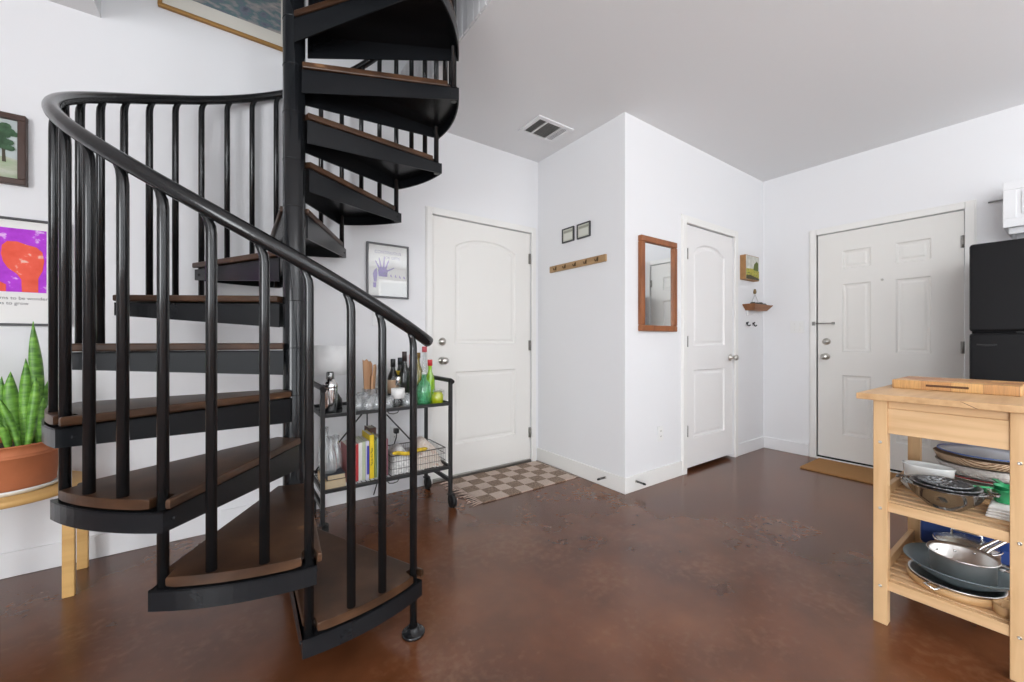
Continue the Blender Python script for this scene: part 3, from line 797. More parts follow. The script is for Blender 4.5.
MB().lathe([(0,PZ),(.128,PZ),(.138,PZ+.01),(.147,RZ-.055),(.150,RZ-.054),(.1500,RZ-.050),(.148,RZ-.048),(.151,RZ-.042),(.151,RZ-.038),(.149,RZ-.036),(.153,RZ-.008),(.160,RZ-.006),(.161,RZ-.002),(.156,RZ),(.145,RZ-.003),(.142,RZ-.04),(.0,RZ-.04)], PC, 56).build('pot', M_terra, t)
MB().lathe([(0,RZ-.022),(.143,RZ-.026),(.143,RZ-.034),(0,RZ-.036)], PC, 32).build('soil', M_soil, t)
M_leaf = ramp_mat('snake_leaf', [(.32,(.055,.17,.018)),(.46,(.11,.29,.03)),(.58,(.17,.40,.045)),(.74,(.27,.52,.08))], scale=5, stretch=(3.5,3.5,11), rough=.4, detail=3, spec=.5)
def leaf2(pb, yb, pt, rt, yt, w, bend=0.0, twist=.2):
    base_ = Vector((xat(pb, yb), yb, RZ-.03)); xt = xat(pt, yt); tip = Vector((xt, yt, zat(rt, xt, yt)))
    mid = (base_+tip)/2; view = Vector((mid.x, mid.y, 0)).normalized(); sd0 = Vector((-view.y, view.x, 0))*-1
    mb = MB(); n = 16; front = []; back = []
    for i in range(n+1):
        u = i/n; c = base_.lerp(tip, u)+sd0*bend*math.sin(PI*u)
        ww = w*(.50+.50*math.sin(min(1, u*1.5)*PI/2))*max(.02, (1-max(0, (u-.62)/.38)**1.9))
        an = twist*(u-.4)*2; sd = (sd0*math.cos(an)+view*math.sin(an)).normalized(); nrm = sd.cross(Vector((0,0,1))).normalized()
        fr = []; bk_ = []
        for k in range(5):
            v = (k-2)/2; p = c+sd*ww*v-nrm*(v*v)*ww*.45+nrm*.0
            fr.append(mb.bm.verts.new(p)); bk_.append(mb.bm.verts.new(p+nrm*.004*(1-.6*abs(v))))
        front.append(fr); back.append(bk_)
    for i in range(n):
        for k in range(4):
            for r in (front, back):
                f = mb.bm.faces.new((r[i][k], r[i][k+1], r[i+1][k+1], r[i+1][k])); f.smooth = True
        for k in (0, 4): mb.bm.faces.new((front[i][k], front[i+1][k], back[i+1][k], back[i][k]))
    for i in (0, n):
        for k in range(4): mb.bm.faces.new((front[i][k], front[i][k+1], back[i][k+1], back[i][k]))
    mb.build('leaf', M_leaf, t)
for q in ((38,2.635,33,321,2.655,.0195,.006,.5),(27,2.575,26,358,2.575,.0165,-.004,-.4),(20,2.585,10.5,371,2.60,.0205,-.006,.3),(30,2.645,49.5,378,2.665,.0150,.004,.6),
          (28,2.545,36,376,2.545,.0150,.003,-.3),(9,2.62,1.5,376,2.64,.0155,-.003,.4),(19,2.53,-2,396,2.53,.0115,.006,.3),(9,2.515,-3,420,2.505,.0110,.004,-.4),
          (38,2.60,44,395,2.60,.0120,.004,.2),(-8,2.60,-14,352,2.61,.018,.0,.3),(-14,2.56,-30,388,2.55,.016,.0,-.3),(-4,2.66,-20,330,2.68,.018,.0,.4),(-22,2.62,-42,372,2.64,.017,.0,.2)): leaf2(q[0],q[1],q[2],q[3],q[4],q[5]*1.12,q[6],q[7])

# ------------------------------------------------------------------ bar cart
BX0, BX1, BY0, BY1 = .405, 1.172, 2.365, 2.765
ZTOP, ZBOT, ZH = .690, .275, .832
M_cart = mat('black_cart_metal', (.016,.016,.017), .45, spec=.5)
t = thing('bar_cart', ((BX0+BX1)/2, (BY0+BY1)/2, 0), 'black metal two-tier bar cart on casters beside the white door', 'bar cart')
tb = .011
for lx, ly in ((BX0,BY0),(BX1,BY0),(BX0,BY1),(BX1,BY1)):
    mb = MB(); mb.box((lx-tb,ly-tb,.092),(lx+tb,ly+tb,ZH),.002); mb.build('leg', M_cart, t)
    cs = MB(); s_ = .012
    cs.tube([(lx-.013+s_, ly-.004, .042),(lx+.013+s_, ly-.004, .042)], .042, 20); ca_ = cs.build('caster', M_rubber, t)
    cs = MB(); cs.box((lx-.020,ly-.014,.085),(lx+.024,ly+.014,.093),.002); cs.box((lx-.006,ly-.010,.038),(lx-.002,ly+.010,.087)); cs.box((lx+.026,ly-.010,.038),(lx+.030,ly+.010,.087)); cs.build('fork', M_cart, ca_)
for x in (BX0, BX1):
    mb = MB(); mb.tube([(x,BY0-.03,ZH-.008),(x,BY0,ZH),(x,(BY0+BY1)/2,ZH),(x,BY1,ZH),(x,BY1+.02,ZH-.005)], .0150, 12); mb.build('handle', M_cart, t)
for z, nm in ((ZTOP,'shelf'),(ZBOT,'shelf')):
    mb = MB()
    mb.box((BX0+tb,BY0-.008,z-.020),(BX1-tb,BY0+.008,z),.002); mb.box((BX0+tb,BY1-.008,z-.020),(BX1-tb,BY1+.008,z),.002)
    mb.box((BX0-.008,BY0+tb,z-.020),(BX0+.008,BY1-tb,z),.002); mb.box((BX1-.008,BY0+tb,z-.020),(BX1+.008,BY1-tb,z),.002)
    fr_ = mb.build(nm, M_cart, t)
    if z == ZTOP:
        MB().box((BX0+.008,BY0+.008,z-.016),(BX1-.008,BY1-.008,z-.010)).build('glass_panel', mat('smoked_glass',(.05,.055,.06),.06,spec=.6), fr_)
    else:
        mb = MB()
        for i in range(30):
            x = BX0+.02+i*(BX1-BX0-.04)/29; mb.tube([(x,BY0,z-.013),(x,BY1,z-.013)], .0022, 6)
        for i in range(4):
            y = BY0+.05+i*(BY1-BY0-.1)/3; mb.tube([(BX0,y,z-.017),(BX1,y,z-.017)], .0026, 6)
        mb.build('wire_grid', M_cart, fr_)
for x in (BX0, BX1): MB().box((x-.009,BY0+tb,.165),(x+.009,BY1-tb,.190),.002).build('end_rail', M_cart, t)
mb = MB(); xm = (BX0+BX1)/2; yb_ = BY1-.002
mb.tube([(xm-.005,yb_,ZTOP-.01),(BX0+.03,yb_,ZBOT)], .005, 8); mb.tube([(xm+.005,yb_,ZTOP-.01),(BX1-.03,yb_,ZBOT)], .005, 8); mb.tube([(xm-.04,yb_,ZTOP-.01),(xm-.04,yb_,ZBOT)], .005, 8)
mb.build('back_brace', M_cart, t)
mb = MB()
for zz in (ZTOP, ZBOT):
    xc = xat(393, BY0)
    mb.tube([(xc-.035,BY0-.004,zz-.018),(xc-.025,BY0-.006,zz-.032),(xc,BY0-.006,zz-.036),(xc+.025,BY0-.006,zz-.032),(xc+.035,BY0-.004,zz-.018)], .003, 8)
mb.build('wire_hoop', M_cart, t)

TS = ZTOP-.010+.0005     # top surface where things stand
BS = ZBOT-.0105          # bottom wire surface
# table lamp behind
lx, ly = xat(331, 2.66), 2.66
t = thing('table_lamp', (lx, ly, TS), 'table lamp with a white drum shade and black base on the bar cart', 'lamp')
MB().lathe([(0,TS),(.062,TS),(.066,TS+.012),(.062,TS+.05),(.040,TS+.085),(.016,TS+.10),(.010,TS+.12),(.010,TS+.20),(0,TS+.20)], (lx,ly,0), 28).build('base', M_blackp, t)
zs0, zs1 = .885, 1.062
MB().lathe([(.100,zs0),(.098,zs1),(.0955,zs1),(.0975,zs0)], (lx,ly,0), 40, closed=True).build('lamp_shade', M_shade, t)
mb = MB(); mb.cyl((lx,ly,TS+.19),(lx,ly,zs1-.01),.006,seg=8)
for k in range(3): mb.cyl((lx,ly,zs1-.02),(lx+.096*math.cos(k*2.094),ly+.096*math.sin(k*2.094),zs1-.02),.002,seg=6)
mb.build('stem', M_nickel, t)
# cocktail shaker
x, y = .4655, 2.485
t = thing('cocktail_shaker', (x,y,TS), 'polished steel cocktail shaker at the left end of the bar cart', 'shaker')
MB().lathe([(0,TS),(.030,TS),(.034,TS+.01),(.041,TS+.13),(.041,TS+.135),(.040,TS+.14)], (x,y,0), 28).build('cup', M_chrome, t)
MB().lathe([(.040,TS+.138),(.042,TS+.142),(.040,TS+.16),(.026,TS+.185),(.021,TS+.19)], (x,y,0), 28).build('strainer_top', M_chrome, t)
MB().lathe([(.021,TS+.188),(.023,TS+.192),(.021,TS+.225),(.017,TS+.232),(0,TS+.233)], (x,y,0), 24).build('cap', mat('dark_steel',(.25,.25,.25),.2,1), t)

def bottle(name, px, y, prof, m, lab, cap=None, label_band=None, grp='bottles on the bar cart', px_is_x=False, cat='bottle'):
    x = px if px_is_x else xat(px, y)
    t = thing(name, (x,y,TS), lab, cat, grp)
    MB().lathe([(0,TS)]+[(r,TS+z) for r,z in prof], (x,y,0), 24).build('body', m, t)
    if cap: MB().lathe([(0,TS+cap[0]-.001)]+[(cap[2],TS+cap[0]),(cap[2],TS+cap[1]),(cap[2]*.9,TS+cap[1]+.002),(0,TS+cap[1]+.002)], (x,y,0), 20).build('cap', cap[3], t)
    if label_band: MB().lathe([(label_band[2],TS+label_band[0]),(label_band[2],TS+label_band[1]),(label_band[2]-.001,TS+label_band[1]),(label_band[2]-.001,TS+label_band[0])], (x,y,0), 24, closed=True).build('paper_label', label_band[3], t)
    return t
def wine(h, r=.036, nr=.0135): return [(r*.9,0),(r,.006),(r,h*.55),(r*.85,h*.63),(nr*1.3,h*.74),(nr,h*.80),(nr,h-.01),(nr*1.1,h-.008),(nr*1.1,h),(0,h)]
M_gcap = mat('black_foil',(.012,.012,.013),.35)
bottle('gin_bottle', 380, 2.66, [(.026,0),(.028,.006),(.028,.16),(.012,.20),(.012,.235),(0,.236)], M_glass, 'slim clear bottle with a black cap behind the wooden sticks', (.222,.25,.0145,M_gcap))
bottle('wine_bottle', 393, 2.655, wine(.285), M_wineg, 'dark wine bottle with a black top, leftmost of the dark bottles', (.235,.287,.0160,M_gcap), (.06,.15,.0366,mat('tan_label',(.42,.28,.18),.7)))
bottle('wine_bottle', 400, 2.715, wine(.29), M_wineg, 'dark wine bottle with a yellow neck band, behind the white-labelled bottle', (.245,.292,.0160,mat('slate_foil',(.03,.04,.05),.35)), (.165,.205,.032,M_yellow))
bottle('wine_bottle', 404.5, 2.60, wine(.335, .034), M_wineg, 'tallest dark wine bottle on the bar cart', (.275,.337,.0158,mat('brown_foil',(.035,.022,.022),.35)))
bottle('wine_bottle', 411.5, 2.722, wine(.31, .034), M_wineg, 'dark wine bottle with a red top, half hidden behind a stair post', (.232,.312,.0160,mat('red_foil',(.42,.05,.07),.4)))
bottle('wine_bottle', 418, 2.648, wine(.325,.035), M_olive, 'olive green wine bottle with an amber top', (.292,.327,.0170,M_amber), (.02,.11,.0356,M_wineg))
bottle('clear_bottle', 424.5, 2.69, [(.024,0),(.027,.006),(.027,.20),(.015,.265),(.0145,.335),(0,.336)], M_glass, 'tall clear bottle with a pinkish red cap', (.330,.368,.0175,mat('pinkish_red_cap',(.55,.09,.11),.4)))
bottle('swing_top_bottle', 424, 2.475, [(.040,0),(.044,.006),(.045,.10),(.036,.135),(.016,.155),(.014,.19),(0,.191)], M_greeng, 'green glass swing-top bottle at the right of the bar cart', (.191,.201,.0150,M_white_cer))
bottle('liqueur_bottle', 430, 2.56, [(.030,0),(.034,.006),(.034,.13),(.028,.165),(.014,.20),(.0135,.245),(0,.246)], M_limeg, 'lime green bottle with a bright red cap', (.240,.280,.0165,M_red))
tj = bottle('clip_jar', 437.5, 2.425, [(.034,0),(.038,.006),(.039,.055),(.030,.07),(.029,.078),(0,.079)], M_yelg, 'small yellow clip-top jar at the right front of the bar cart', (.080,.092,.031,M_glass), cat='jar', grp=None)
mb = MB(); jx = xat(437.5,2.425); mb.tube([(jx+.031,2.425,TS+.07),(jx+.044,2.42,TS+.085),(jx+.040,2.41,TS+.06),(jx+.036,2.40,TS+.05)], .002, 6); mb.tube([(jx+.031*math.cos(k*PI/8),2.425+.031*math.sin(k*PI/8),TS+.079) for k in range(16)], .002, 6, closed=True); mb.build('wire_clip', M_nickel, tj)
tw = bottle('syrup_bottle', 398, 2.44, [(.036,0),(.040,.006),(.040,.085),(.030,.105),(.014,.12),(.013,.155),(0,.156)], M_glass, 'short clear bottle with a big white label and silver neck', (.135,.185,.0150,M_chrome), (.055,.115,.0410,M_paper))
# glass tumblers
def tumbler(px, y, h, r, lab, m=M_glass):
    x = xat(px, y)
    MB().lathe([(0,TS),(r*.86,TS),(r*.9,TS+.004),(r,TS+h),(r-.003,TS+h),(r*.86,TS+.014),(0,TS+.012)], (x,y,0), 24).build('glass_tumbler', M_cut, None, label=lab, cat='glass', group='tumblers on the bar cart', origin=(x,y,TS))
tumbler(358, 2.44, .085, .038, 'cut glass tumbler beside the stair post, left front of the group')
tumbler(368.5, 2.41, .085, .038, 'cut glass tumbler at the front, second from the left of the group')
tumbler(377.5, 2.43, .088, .038, 'cut glass tumbler at the front, just left of the middle stair post')
tumbler(363, 2.53, .092, .038, 'cut glass tumbler behind, between the two left front glasses')
tumbler(352.5, 2.55, .088, .036, 'cut glass tumbler at the back left, partly behind the stair post')
tumbler(408, 2.43, .080, .037, 'cut glass tumbler at the front, right of the white-labelled bottle')
mb = MB(); mb.lathe([(0,TS),(.030,TS),(.034,TS+.005),(.036,TS+.075),(.034,TS+.075),(.032,TS+.008),(0,TS+.007)], (xat(387.5,2.415),2.415,0), 24)
mb.build('glass_tumbler', M_cut, None, label='cut glass tumbler left of the white-labelled bottle', cat='glass', group='tumblers on the bar cart', origin=(xat(387.5,2.415),2.415,TS))
# glass holding wooden sticks
x, y = xat(370, 2.62), 2.62
MB().lathe([(0,TS),(.044,TS),(.047,TS+.005),(.048,TS+.105),(.046,TS+.105),(.044,TS+.008),(0,TS+.007)], (x,y,0), 24).build('glass_jar', M_cut, None, label='clear glass jar holding the tan wooden sticks', cat='jar', origin=(x,y,TS))
M_stick = wood('raw_tan_wood', (.52,.30,.165), (.38,.19,.09), stretch=(30,30,3), rough=.7)
for i, (dx, dy, h, w, lean, lab) in enumerate(((-.022,.006,.285,.019,-.03,'tan wooden stick with a peaked end, left one in the jar'),(.0,.014,.270,.017,.0,'tan wooden stick at the back of the jar'),(.022,.0,.250,.019,.05,'tan wooden stick leaning right in the jar'),(.004,-.020,.180,.016,.02,'short pale wooden stick at the front of the jar'))):
    M = Matrix.Translation((x+dx*.6,y+dy*.6,TS+.009)) @ Matrix.Rotation(lean*1.5, 4, 'Y') @ Matrix.Rotation(i*.5, 4, 'Z')
    mb = MB(); mb.prism([(-w,0),(w,0),(w*1.05,h*.93),(w*.3,h),(-w*.4,h*.95),(-w,h*.99)], -.006, .006, .0015, M @ Matrix.Rotation(PI/2,4,'X'))
    mb.build('wooden_stick', M_stick, None, label=lab, cat='stick', group='wooden sticks in the glass jar', origin=(x+dx*.6,y+dy*.6,TS+.009))
# ---- bottom shelf
def book(name, px, y0, th, h, d, m, lab, lean=0, grp='upright books on the bar cart', title=None, tm=None, z0=BS):
    x = xat(px, y0)
    t = thing(name, (x, y0+d/2, z0), lab, 'book', grp)
    M = Matrix.Translation((x,y0,z0)) @ Matrix.Rotation(lean,4,'Y')
    mb = MB(); mb.box((-th/2,0,0),(-th/2+.0025,d,h),.0008,M); mb.box((th/2-.0025,0,0),(th/2,d,h),.0008,M); mb.box((-th/2,-.002,0),(th/2,.002,h),.001,M)
    mb.build('cover', m, t)
    MB().box((-th/2+.0025,.003,.003),(th/2-.0025,d-.004,h-.003),0,M).build('pages', mat('book_pages',(.72,.68,.60),.9), t)
    if title:
        text_part(title, th*.62, M @ Matrix.Translation((0,-.0025,h*.5)) @ Matrix(((0,-1,0,0),(0,0,-1,0),(1,0,0,0),(0,0,0,1))), tm, t, 'spine_title')
    return t
def bk(n, c): return mat(n, c, .55, var=.08, vscale=40)
Mw_ = mat('white_spine_ink',(.8,.8,.8),.6); Mk_ = mat('black_spine_ink',(.03,.03,.03),.6)
YBK = 2.44
book('upright_book', 349.5, YBK, .030, .215, .16, bk('rose_cover',(.52,.20,.20)), 'rose coloured book at the left end, half hidden by a stair post')
book('upright_book', 356.3, YBK, .024, .218, .16, bk('red_cover',(.50,.035,.04)), 'red upright book right of the stair post')
book('upright_book', 360.4, YBK, .022, .225, .165, bk('white_cover',(.76,.76,.72)), 'white upright book beside the red one')
book('upright_book', 363.9, YBK, .017, .228, .165, bk('cream_green_cover',(.52,.58,.40)), 'pale green and cream book between white and blue spines')
b_ = book('upright_book', 367.4, YBK, .020, .228, .165, bk('blue_white_cover',(.62,.60,.72)), 'white book with a blue spine strip')
xb_ = xat(367.9, YBK); MB().box((xb_-.006,YBK-.0035,BS+.03),(xb_+.007,YBK-.0021,BS+.20)).build('spine_strip', bk('blue_strip',(.05,.05,.38)), b_)
book('upright_book', 371.8, YBK,   .026, .262, .17, bk('yellow_cover',(.80,.58,.02)), 'tall yellow upright book with black spine lettering', title='Pan to the Plate', tm=Mk_)
book('upright_book', 375.6, YBK, .014, .225, .16, bk('olive_cover',(.18,.24,.08)), 'thin olive book right of the yellow one')
book('upright_book', 378.8, YBK, .020, .240, .16, bk('sage_cover',(.38,.47,.45)), 'pale sage grey book')
book('upright_book', 382.6, YBK, .020, .230, .16, bk('slate_cover',(.22,.26,.28)), 'slate grey book against the middle stair post')
book('upright_book', 386.5, YBK, .018, .225, .16, bk('plum_cover',(.25,.10,.12)), 'plum coloured book behind the middle stair post')
book('leaning_book', 371, 2.63, .045, .262, .11, bk('dark_brown_cover',(.10,.045,.028)), 'thick dark brown book standing behind the upright books', .04, None)
# flat books under the glass carafes
fx0, fx1 = BX0+.016, xat(348, 2.40)-.012
def flatbook(z, h, m, x0, x1, lab):
    t = thing('flat_book', ((x0+x1)/2, 2.50, z), lab, 'book', 'books lying flat on the bar cart')
    mb = MB(); mb.box((x0,2.385,z),(x1,2.62,z+.003),.001); mb.box((x0,2.385,z+h-.003),(x1,2.62,z+h),.001); mb.box((x0,2.383,z),(x0+.003,2.62,z+h),.001)
    mb.build('cover', m, t); MB().box((x0+.003,2.388,z+.003),(x1-.003,2.616,z+h-.003)).build('pages', M_pages, t)
flatbook(BS, .050, bk('tan_cover',(.58,.42,.24)), fx0, fx1, 'thick tan book lying flat at the bottom left of the bar cart')
flatbook(BS+.051, .030, bk('navy_cover',(.03,.035,.05)), fx0+.01, fx1-.004, 'dark navy book lying on top of the tan one')
ZC = BS+.0825
for i, (x, y, h, r, lab) in enumerate(((fx0+.036,2.44,.20,.035,'clear glass carafe at the front left on the navy book'),(fx0+.080,2.508,.19,.035,'clear glass carafe at the right on the navy book'),(fx0+.034,2.578,.23,.036,'tall clear glass carafe at the back on the navy book'))):
    MB().lathe([(0,ZC),(r,ZC),(r*1.05,ZC+.02),(r*.95,ZC+h*.45),(r*.45,ZC+h*.75),(r*.55,ZC+h),(r*.5,ZC+h),(r*.40,ZC+h*.76),(r*.88,ZC+h*.45),(r*.95,ZC+.022),(0,ZC+.008)], (x,y,0), 24).build('glass_carafe', M_cut, None, label=lab, cat='carafe', group='carafes on the bar cart', origin=(x,y,ZC))
# wire basket with cloths
wx0, wx1, wy0, wy1, wz = xat(391,2.40), BX1-.022, 2.395, 2.66, BS
t = thing('wire_basket', ((wx0+wx1)/2, 2.53, wz), 'dark wire basket of folded cloths on the lower tier of the bar cart', 'basket')
mb = MB(); M_wire = mat('dark_wire',(.12,.11,.10),.45,.4); WH = .125
def loop_(z, g=0): return [(wx0+g,wy0+g,z),(wx1-g,wy0+g,z),(wx1-g,wy1-g,z),(wx0+g,wy1-g,z)]
for z, r in ((wz+.004,.003),(wz+WH*.35,.0016),(wz+WH*.7,.0016),(wz+WH,.0034)):
    q = loop_(z); 
    for i in range(4): mb.tube([q[i],q[(i+1)%4]], r, 6)
mb.build('rim_wires', M_wire, t)
mb = MB(); k = int((wx1-wx0)/.0155)
for i in range(k+1):
    x = wx0+(wx1-wx0)*i/k
    mb.tube([(x,wy0,wz+WH),(x,wy0,wz+.004),(x,wy1,wz+.004),(x,wy1,wz+WH)], .0010, 5)
for i in range(14):
    y = wy0+(wy1-wy0)*i/13
    for x in (wx0,wx1): mb.tube([(x,y,wz+.004),(x,y,wz+WH)], .0010, 5)
mb.build('mesh_wires', M_wire, t, kind='stuff')
def cloth(name, x0, x1, y0, y1, z0, h, m, lab, peak=.5, rough=.02, grp=None, seed=1):
    random.seed(seed); mb = MB(); nx_, ny_ = 16, 10; top = []
    ph = [random.uniform(0,6) for _ in range(6)]
    for j in range(ny_+1):
        row = []
        for i in range(nx_+1):
            u, v = i/nx_, j/ny_
            b = (1-abs(2*u-1)**3.5)*(1-abs(2*v-1)**5)
            z = z0+.004+h*b*(.75+.25*math.exp(-((u-peak)/.3)**2))+rough*b*(math.sin(9*u+ph[0])*math.sin(7*v+ph[1])+.5*math.sin(17*u+11*v+ph[2]))
            row.append(mb.bm.verts.new((x0+(x1-x0)*u, y0+(y1-y0)*v, z)))
        top.append(row)
    for j in range(ny_):
        for i in range(nx_):
            f = mb.bm.faces.new((top[j][i],top[j][i+1],top[j+1][i+1],top[j+1][i])); f.smooth = True
    bot = [[mb.bm.verts.new((x0+(x1-x0)*i/nx_, y0+(y1-y0)*j/ny_, z0)) for i in range(nx_+1)] for j in (0,ny_)]
    rim_t = top[0]+[r[-1] for r in top[1:]]+top[-1][::-1][1:]+[r[0] for r in top[::-1][1:-1]]
    low = [mb.bm.verts.new((v.co.x, v.co.y, z0)) for v in rim_t]
    for b in bot:
        for v in b: mb.bm.verts.remove(v)
    n = len(rim_t)
    for i in range(n): mb.bm.faces.new((rim_t[i], low[i], low[(i+1)%n], rim_t[(i+1)%n]))
    mb.bm.faces.new(low)
    return mb.build(name, m, None, label=lab, cat='cloth', group=grp)
M_clw = mat('white_checked_cloth',(.74,.73,.71),.9,var=.3,vscale=60)
M_clp = ramp_mat('peach_print_cloth',[(.35,(.60,.50,.42)),(.55,(.72,.65,.58)),(.7,(.55,.36,.28))],scale=45,rough=.9)
wm = wx0+(wx1-wx0)*.46
cloth('folded_cloth', wx0+.008, wm-.004, wy0+.010, wy1-.01, wz+.008, .140, M_clw, 'white patterned cloth filling the left half of the wire basket', .5, .008, seed=3)
cloth('folded_cloth', wm+.004, wx1-.008, wy0+.010, wy1-.01, wz+.008, .165, M_clp, 'peach and cream print cloth mounded at the right of the wire basket', .35, .012, seed=5)
mb = MB(); pts = []
for i in range(15):
    u = i/14; pts.append((wx0+.004+(wm+.06-wx0)*u, wy0-.009-.003*math.sin(u*6), wz+WH+.020-.012*math.sin(u*PI)+.004*math.sin(u*11)))
mb.tube(pts, [.006]+[.012]*13+[.006], 8); mb.build('yellow_ribbon', mat('mustard_cloth',(.62,.42,.03),.8,var=.4,vscale=50), None, label='mustard yellow rolled cloth along the front rim of the wire basket', cat='cloth')

# ------------------------------------------------------------------ kitchen cart
KX0, KX1, KY0, KY1 = 2.050, 2.640, .085, .460
LGW = .041
t = thing('kitchen_cart', ((KX0+KX1)/2, (KY0+KY1)/2, 0), 'pale birch kitchen cart with two slatted shelves near the black fridge', 'kitchen cart')
MB().box((2.032,.038,.861),(2.672,.508,.885),.003).build('top', M_birch_x, t)
KT = .861
for x in (KX0, KX1-LGW):
    for y in (KY0, KY1-LGW):
        lg = MB().box((x,y,0),(x+LGW,y+LGW,KT),.002).build('leg', M_maple, t)
        if x == KX0:
            mb = MB()
            for z in (.145, .445, .70):
                mb.lathe([(0,.0),(.0055,.0),(.0055,.0015),(.003,.002),(.0025,.001),(0,.001)], M=wall_x(x, y+LGW/2, z), seg=10)
            mb.build('bolt', M_nickel, lg)
def rail(name, lo, hi, m): return MB().box(lo, hi, .002).build(name, m, t)
ya, yb2 = KY0+LGW, KY1-LGW
for x in (KX0+.006, KX1-.028):
    rail('drawer_board', (x,ya,.736),(x+.020,yb2,.832), M_birch_y)
    rail('top_rail', (x+.008,ya,.832),(x+.026,yb2,KT), M_birch_y)
    rail('shelf_rail', (x,ya,.436),(x+.022,yb2,.471), M_birch_y); rail('shelf_rail', (x,ya,.134),(x+.022,yb2,.170), M_birch_y)
for y in (KY0+.004, KY1-.024):
    rail('side_board', (KX0+LGW,y,.745),(KX1-LGW,y+.020,KT), M_birch_x)
    rail('side_rail', (KX0+LGW,y,.472),(KX1-LGW,y+.018,.505), M_birch_x); rail('side_rail', (KX0+LGW,y,.172),(KX1-LGW,y+.018,.212), M_birch_x)
for z in (.471, .171):
    n = 10
    for i in range(n):
        x0_ = KX0+.036+i*(KX1-KX0-.072-.034)/(n-1)
        rail('slat', (x0_,KY0+.003,z-.014),(x0_+.034,KY1-.003,z), M_birch_y)
# dark split on the front edge of the top
MB().prism([(2.0318,.862),(2.0318,.8625)],0,0) if False else None
mb = MB(); mb.prism([(.226,.882),(.232,.884),(.196,.864),(.190,.863)], 0, .0006, 0, Matrix(((0,0,-1,2.0322),(1,0,0,0),(0,1,0,0),(0,0,0,1))))
mb.build('split', mat('dark_split',(.07,.035,.018),.8), t)
# chopping board
cx0, cx1, cy0, cy1, cz = 2.365, 2.655, .118, .468, .8855
t = thing('chopping_board', ((cx0+cx1)/2,(cy0+cy1)/2,cz), 'thick end-grain chopping board lying on the kitchen cart', 'chopping board')
def endgrain():
    m = bpy.data.materials.new('end_grain_wood'); m.use_nodes = True; nt = m.node_tree; b = nt.nodes['Principled BSDF']; L = nt.links.new
    tc = nt.nodes.new('ShaderNodeTexCoord'); br = nt.nodes.new('ShaderNodeTexBrick')
    br.inputs['Scale'].default_value = 1; br.inputs['Brick Width'].default_value = .085; br.inputs['Row Height'].default_value = .055; br.inputs['Mortar Size'].default_value = .0006
    br.inputs['Color1'].default_value = (.44,.14,.028,1); br.inputs['Color2'].default_value = (.84,.48,.16,1); br.inputs['Mortar'].default_value = (.25,.09,.03,1)
    sp = nt.nodes.new('ShaderNodeSeparateXYZ'); cm = nt.nodes.new('ShaderNodeCombineXYZ'); L(tc.outputs['Object'], sp.inputs[0])
    L(sp.outputs['Y'], cm.inputs['X']); L(sp.outputs['X'], cm.inputs['Y']); L(cm.outputs[0], br.inputs['Vector'])
    nz = nt.nodes.new('ShaderNodeTexNoise'); nz.inputs['Scale'].default_value = 6; mp = nt.nodes.new('ShaderNodeMapping'); mp.inputs['Scale'].default_value = (3,60,3); L(tc.outputs['Object'], mp.inputs['Vector']); L(mp.outputs[0], nz.inputs['Vector'])
    mx = nt.nodes.new('ShaderNodeMix'); mx.data_type = 'RGBA'; mx.blend_type = 'MULTIPLY'; mx.inputs['Factor'].default_value = .55
    L(br.outputs['Color'], mx.inputs['A']); L(nz.outputs['Fac'], mx.inputs['B']); 
    g = nt.nodes.new('ShaderNodeBrightContrast'); g.inputs['Bright'].default_value = .03; L(mx.outputs['Result'], g.inputs['Color']); L(g.outputs['Color'], b.inputs['Base Color'])
    b.inputs['Roughness'].default_value = .4
    return m
MB().box((cx0,cy0,cz),(cx1,cy1,cz+.037),.003).build('block', endgrain(), t)
mb = MB(); mb.box((cx0-.0006,.245,cz+.014),(cx0+.004,.365,cz+.024),.002); mb.build('grip_slot', mat('slot_shadow_wood',(.10,.045,.02),.8), t)
# ---- middle shelf
SZ2 = .4715
t = thing('mixing_bowl', (2.175,.285,SZ2), 'smoky dark mixing bowl with side handles at the front of the middle shelf', 'bowl')
M_col = glass('smoked_glass_bowl', (.42,.36,.28), .10, .5, .05, ((.05,.042,.035), .45)); M_colin = mat('speckled_metal',(.26,.27,.28),.28,.8,bump=.9,bscale=110)
c = (2.175,.285,0); rz = .552
MB().lathe([(0,SZ2),(.045,SZ2),(.050,SZ2+.004),(.088,SZ2+.040),(.104,rz-.004),(.113,rz),(.112,rz+.003),(.102,rz),(.086,SZ2+.043),(.048,SZ2+.008),(0,SZ2+.006)], c, 44).build('bowl', M_col, t)
for s_ in (1,-1):
    mb = MB(); mb.tube([(c[0]+.02,c[1]+s_*.108,rz),(c[0]+.016,c[1]+s_*.128,rz+.002),(c[0]-.016,c[1]+s_*.128,rz+.002),(c[0]-.02,c[1]+s_*.108,rz)], .0045, 8); mb.build('handle', M_col, t)
MB().lathe([(0,SZ2+.0075),(.040,SZ2+.012),(.074,SZ2+.046),(.086,rz+.004),(.094,rz+.006),(.093,rz+.009),(.084,rz+.007),(.071,SZ2+.049),(.038,SZ2+.016),(0,SZ2+.014)], c, 40).build('steel_bowl', M_colin, None, label='speckled steel bowl nested inside the smoky dark bowl', cat='bowl', origin=(c[0],c[1],SZ2+.0075))
MB().lathe([(0,SZ2+.016),(.034,SZ2+.020),(.056,SZ2+.052),(.066,rz+.011),(.072,rz+.012),(.071,rz+.015),(.064,rz+.014),(.053,SZ2+.055),(.032,SZ2+.024),(0,SZ2+.022)], c, 36).build('steel_bowl', M_colin, None, label='smallest speckled bowl at the middle of the nested bowls', cat='bowl', origin=(c[0],c[1],SZ2+.016))
wc = (2.345,.354,0)
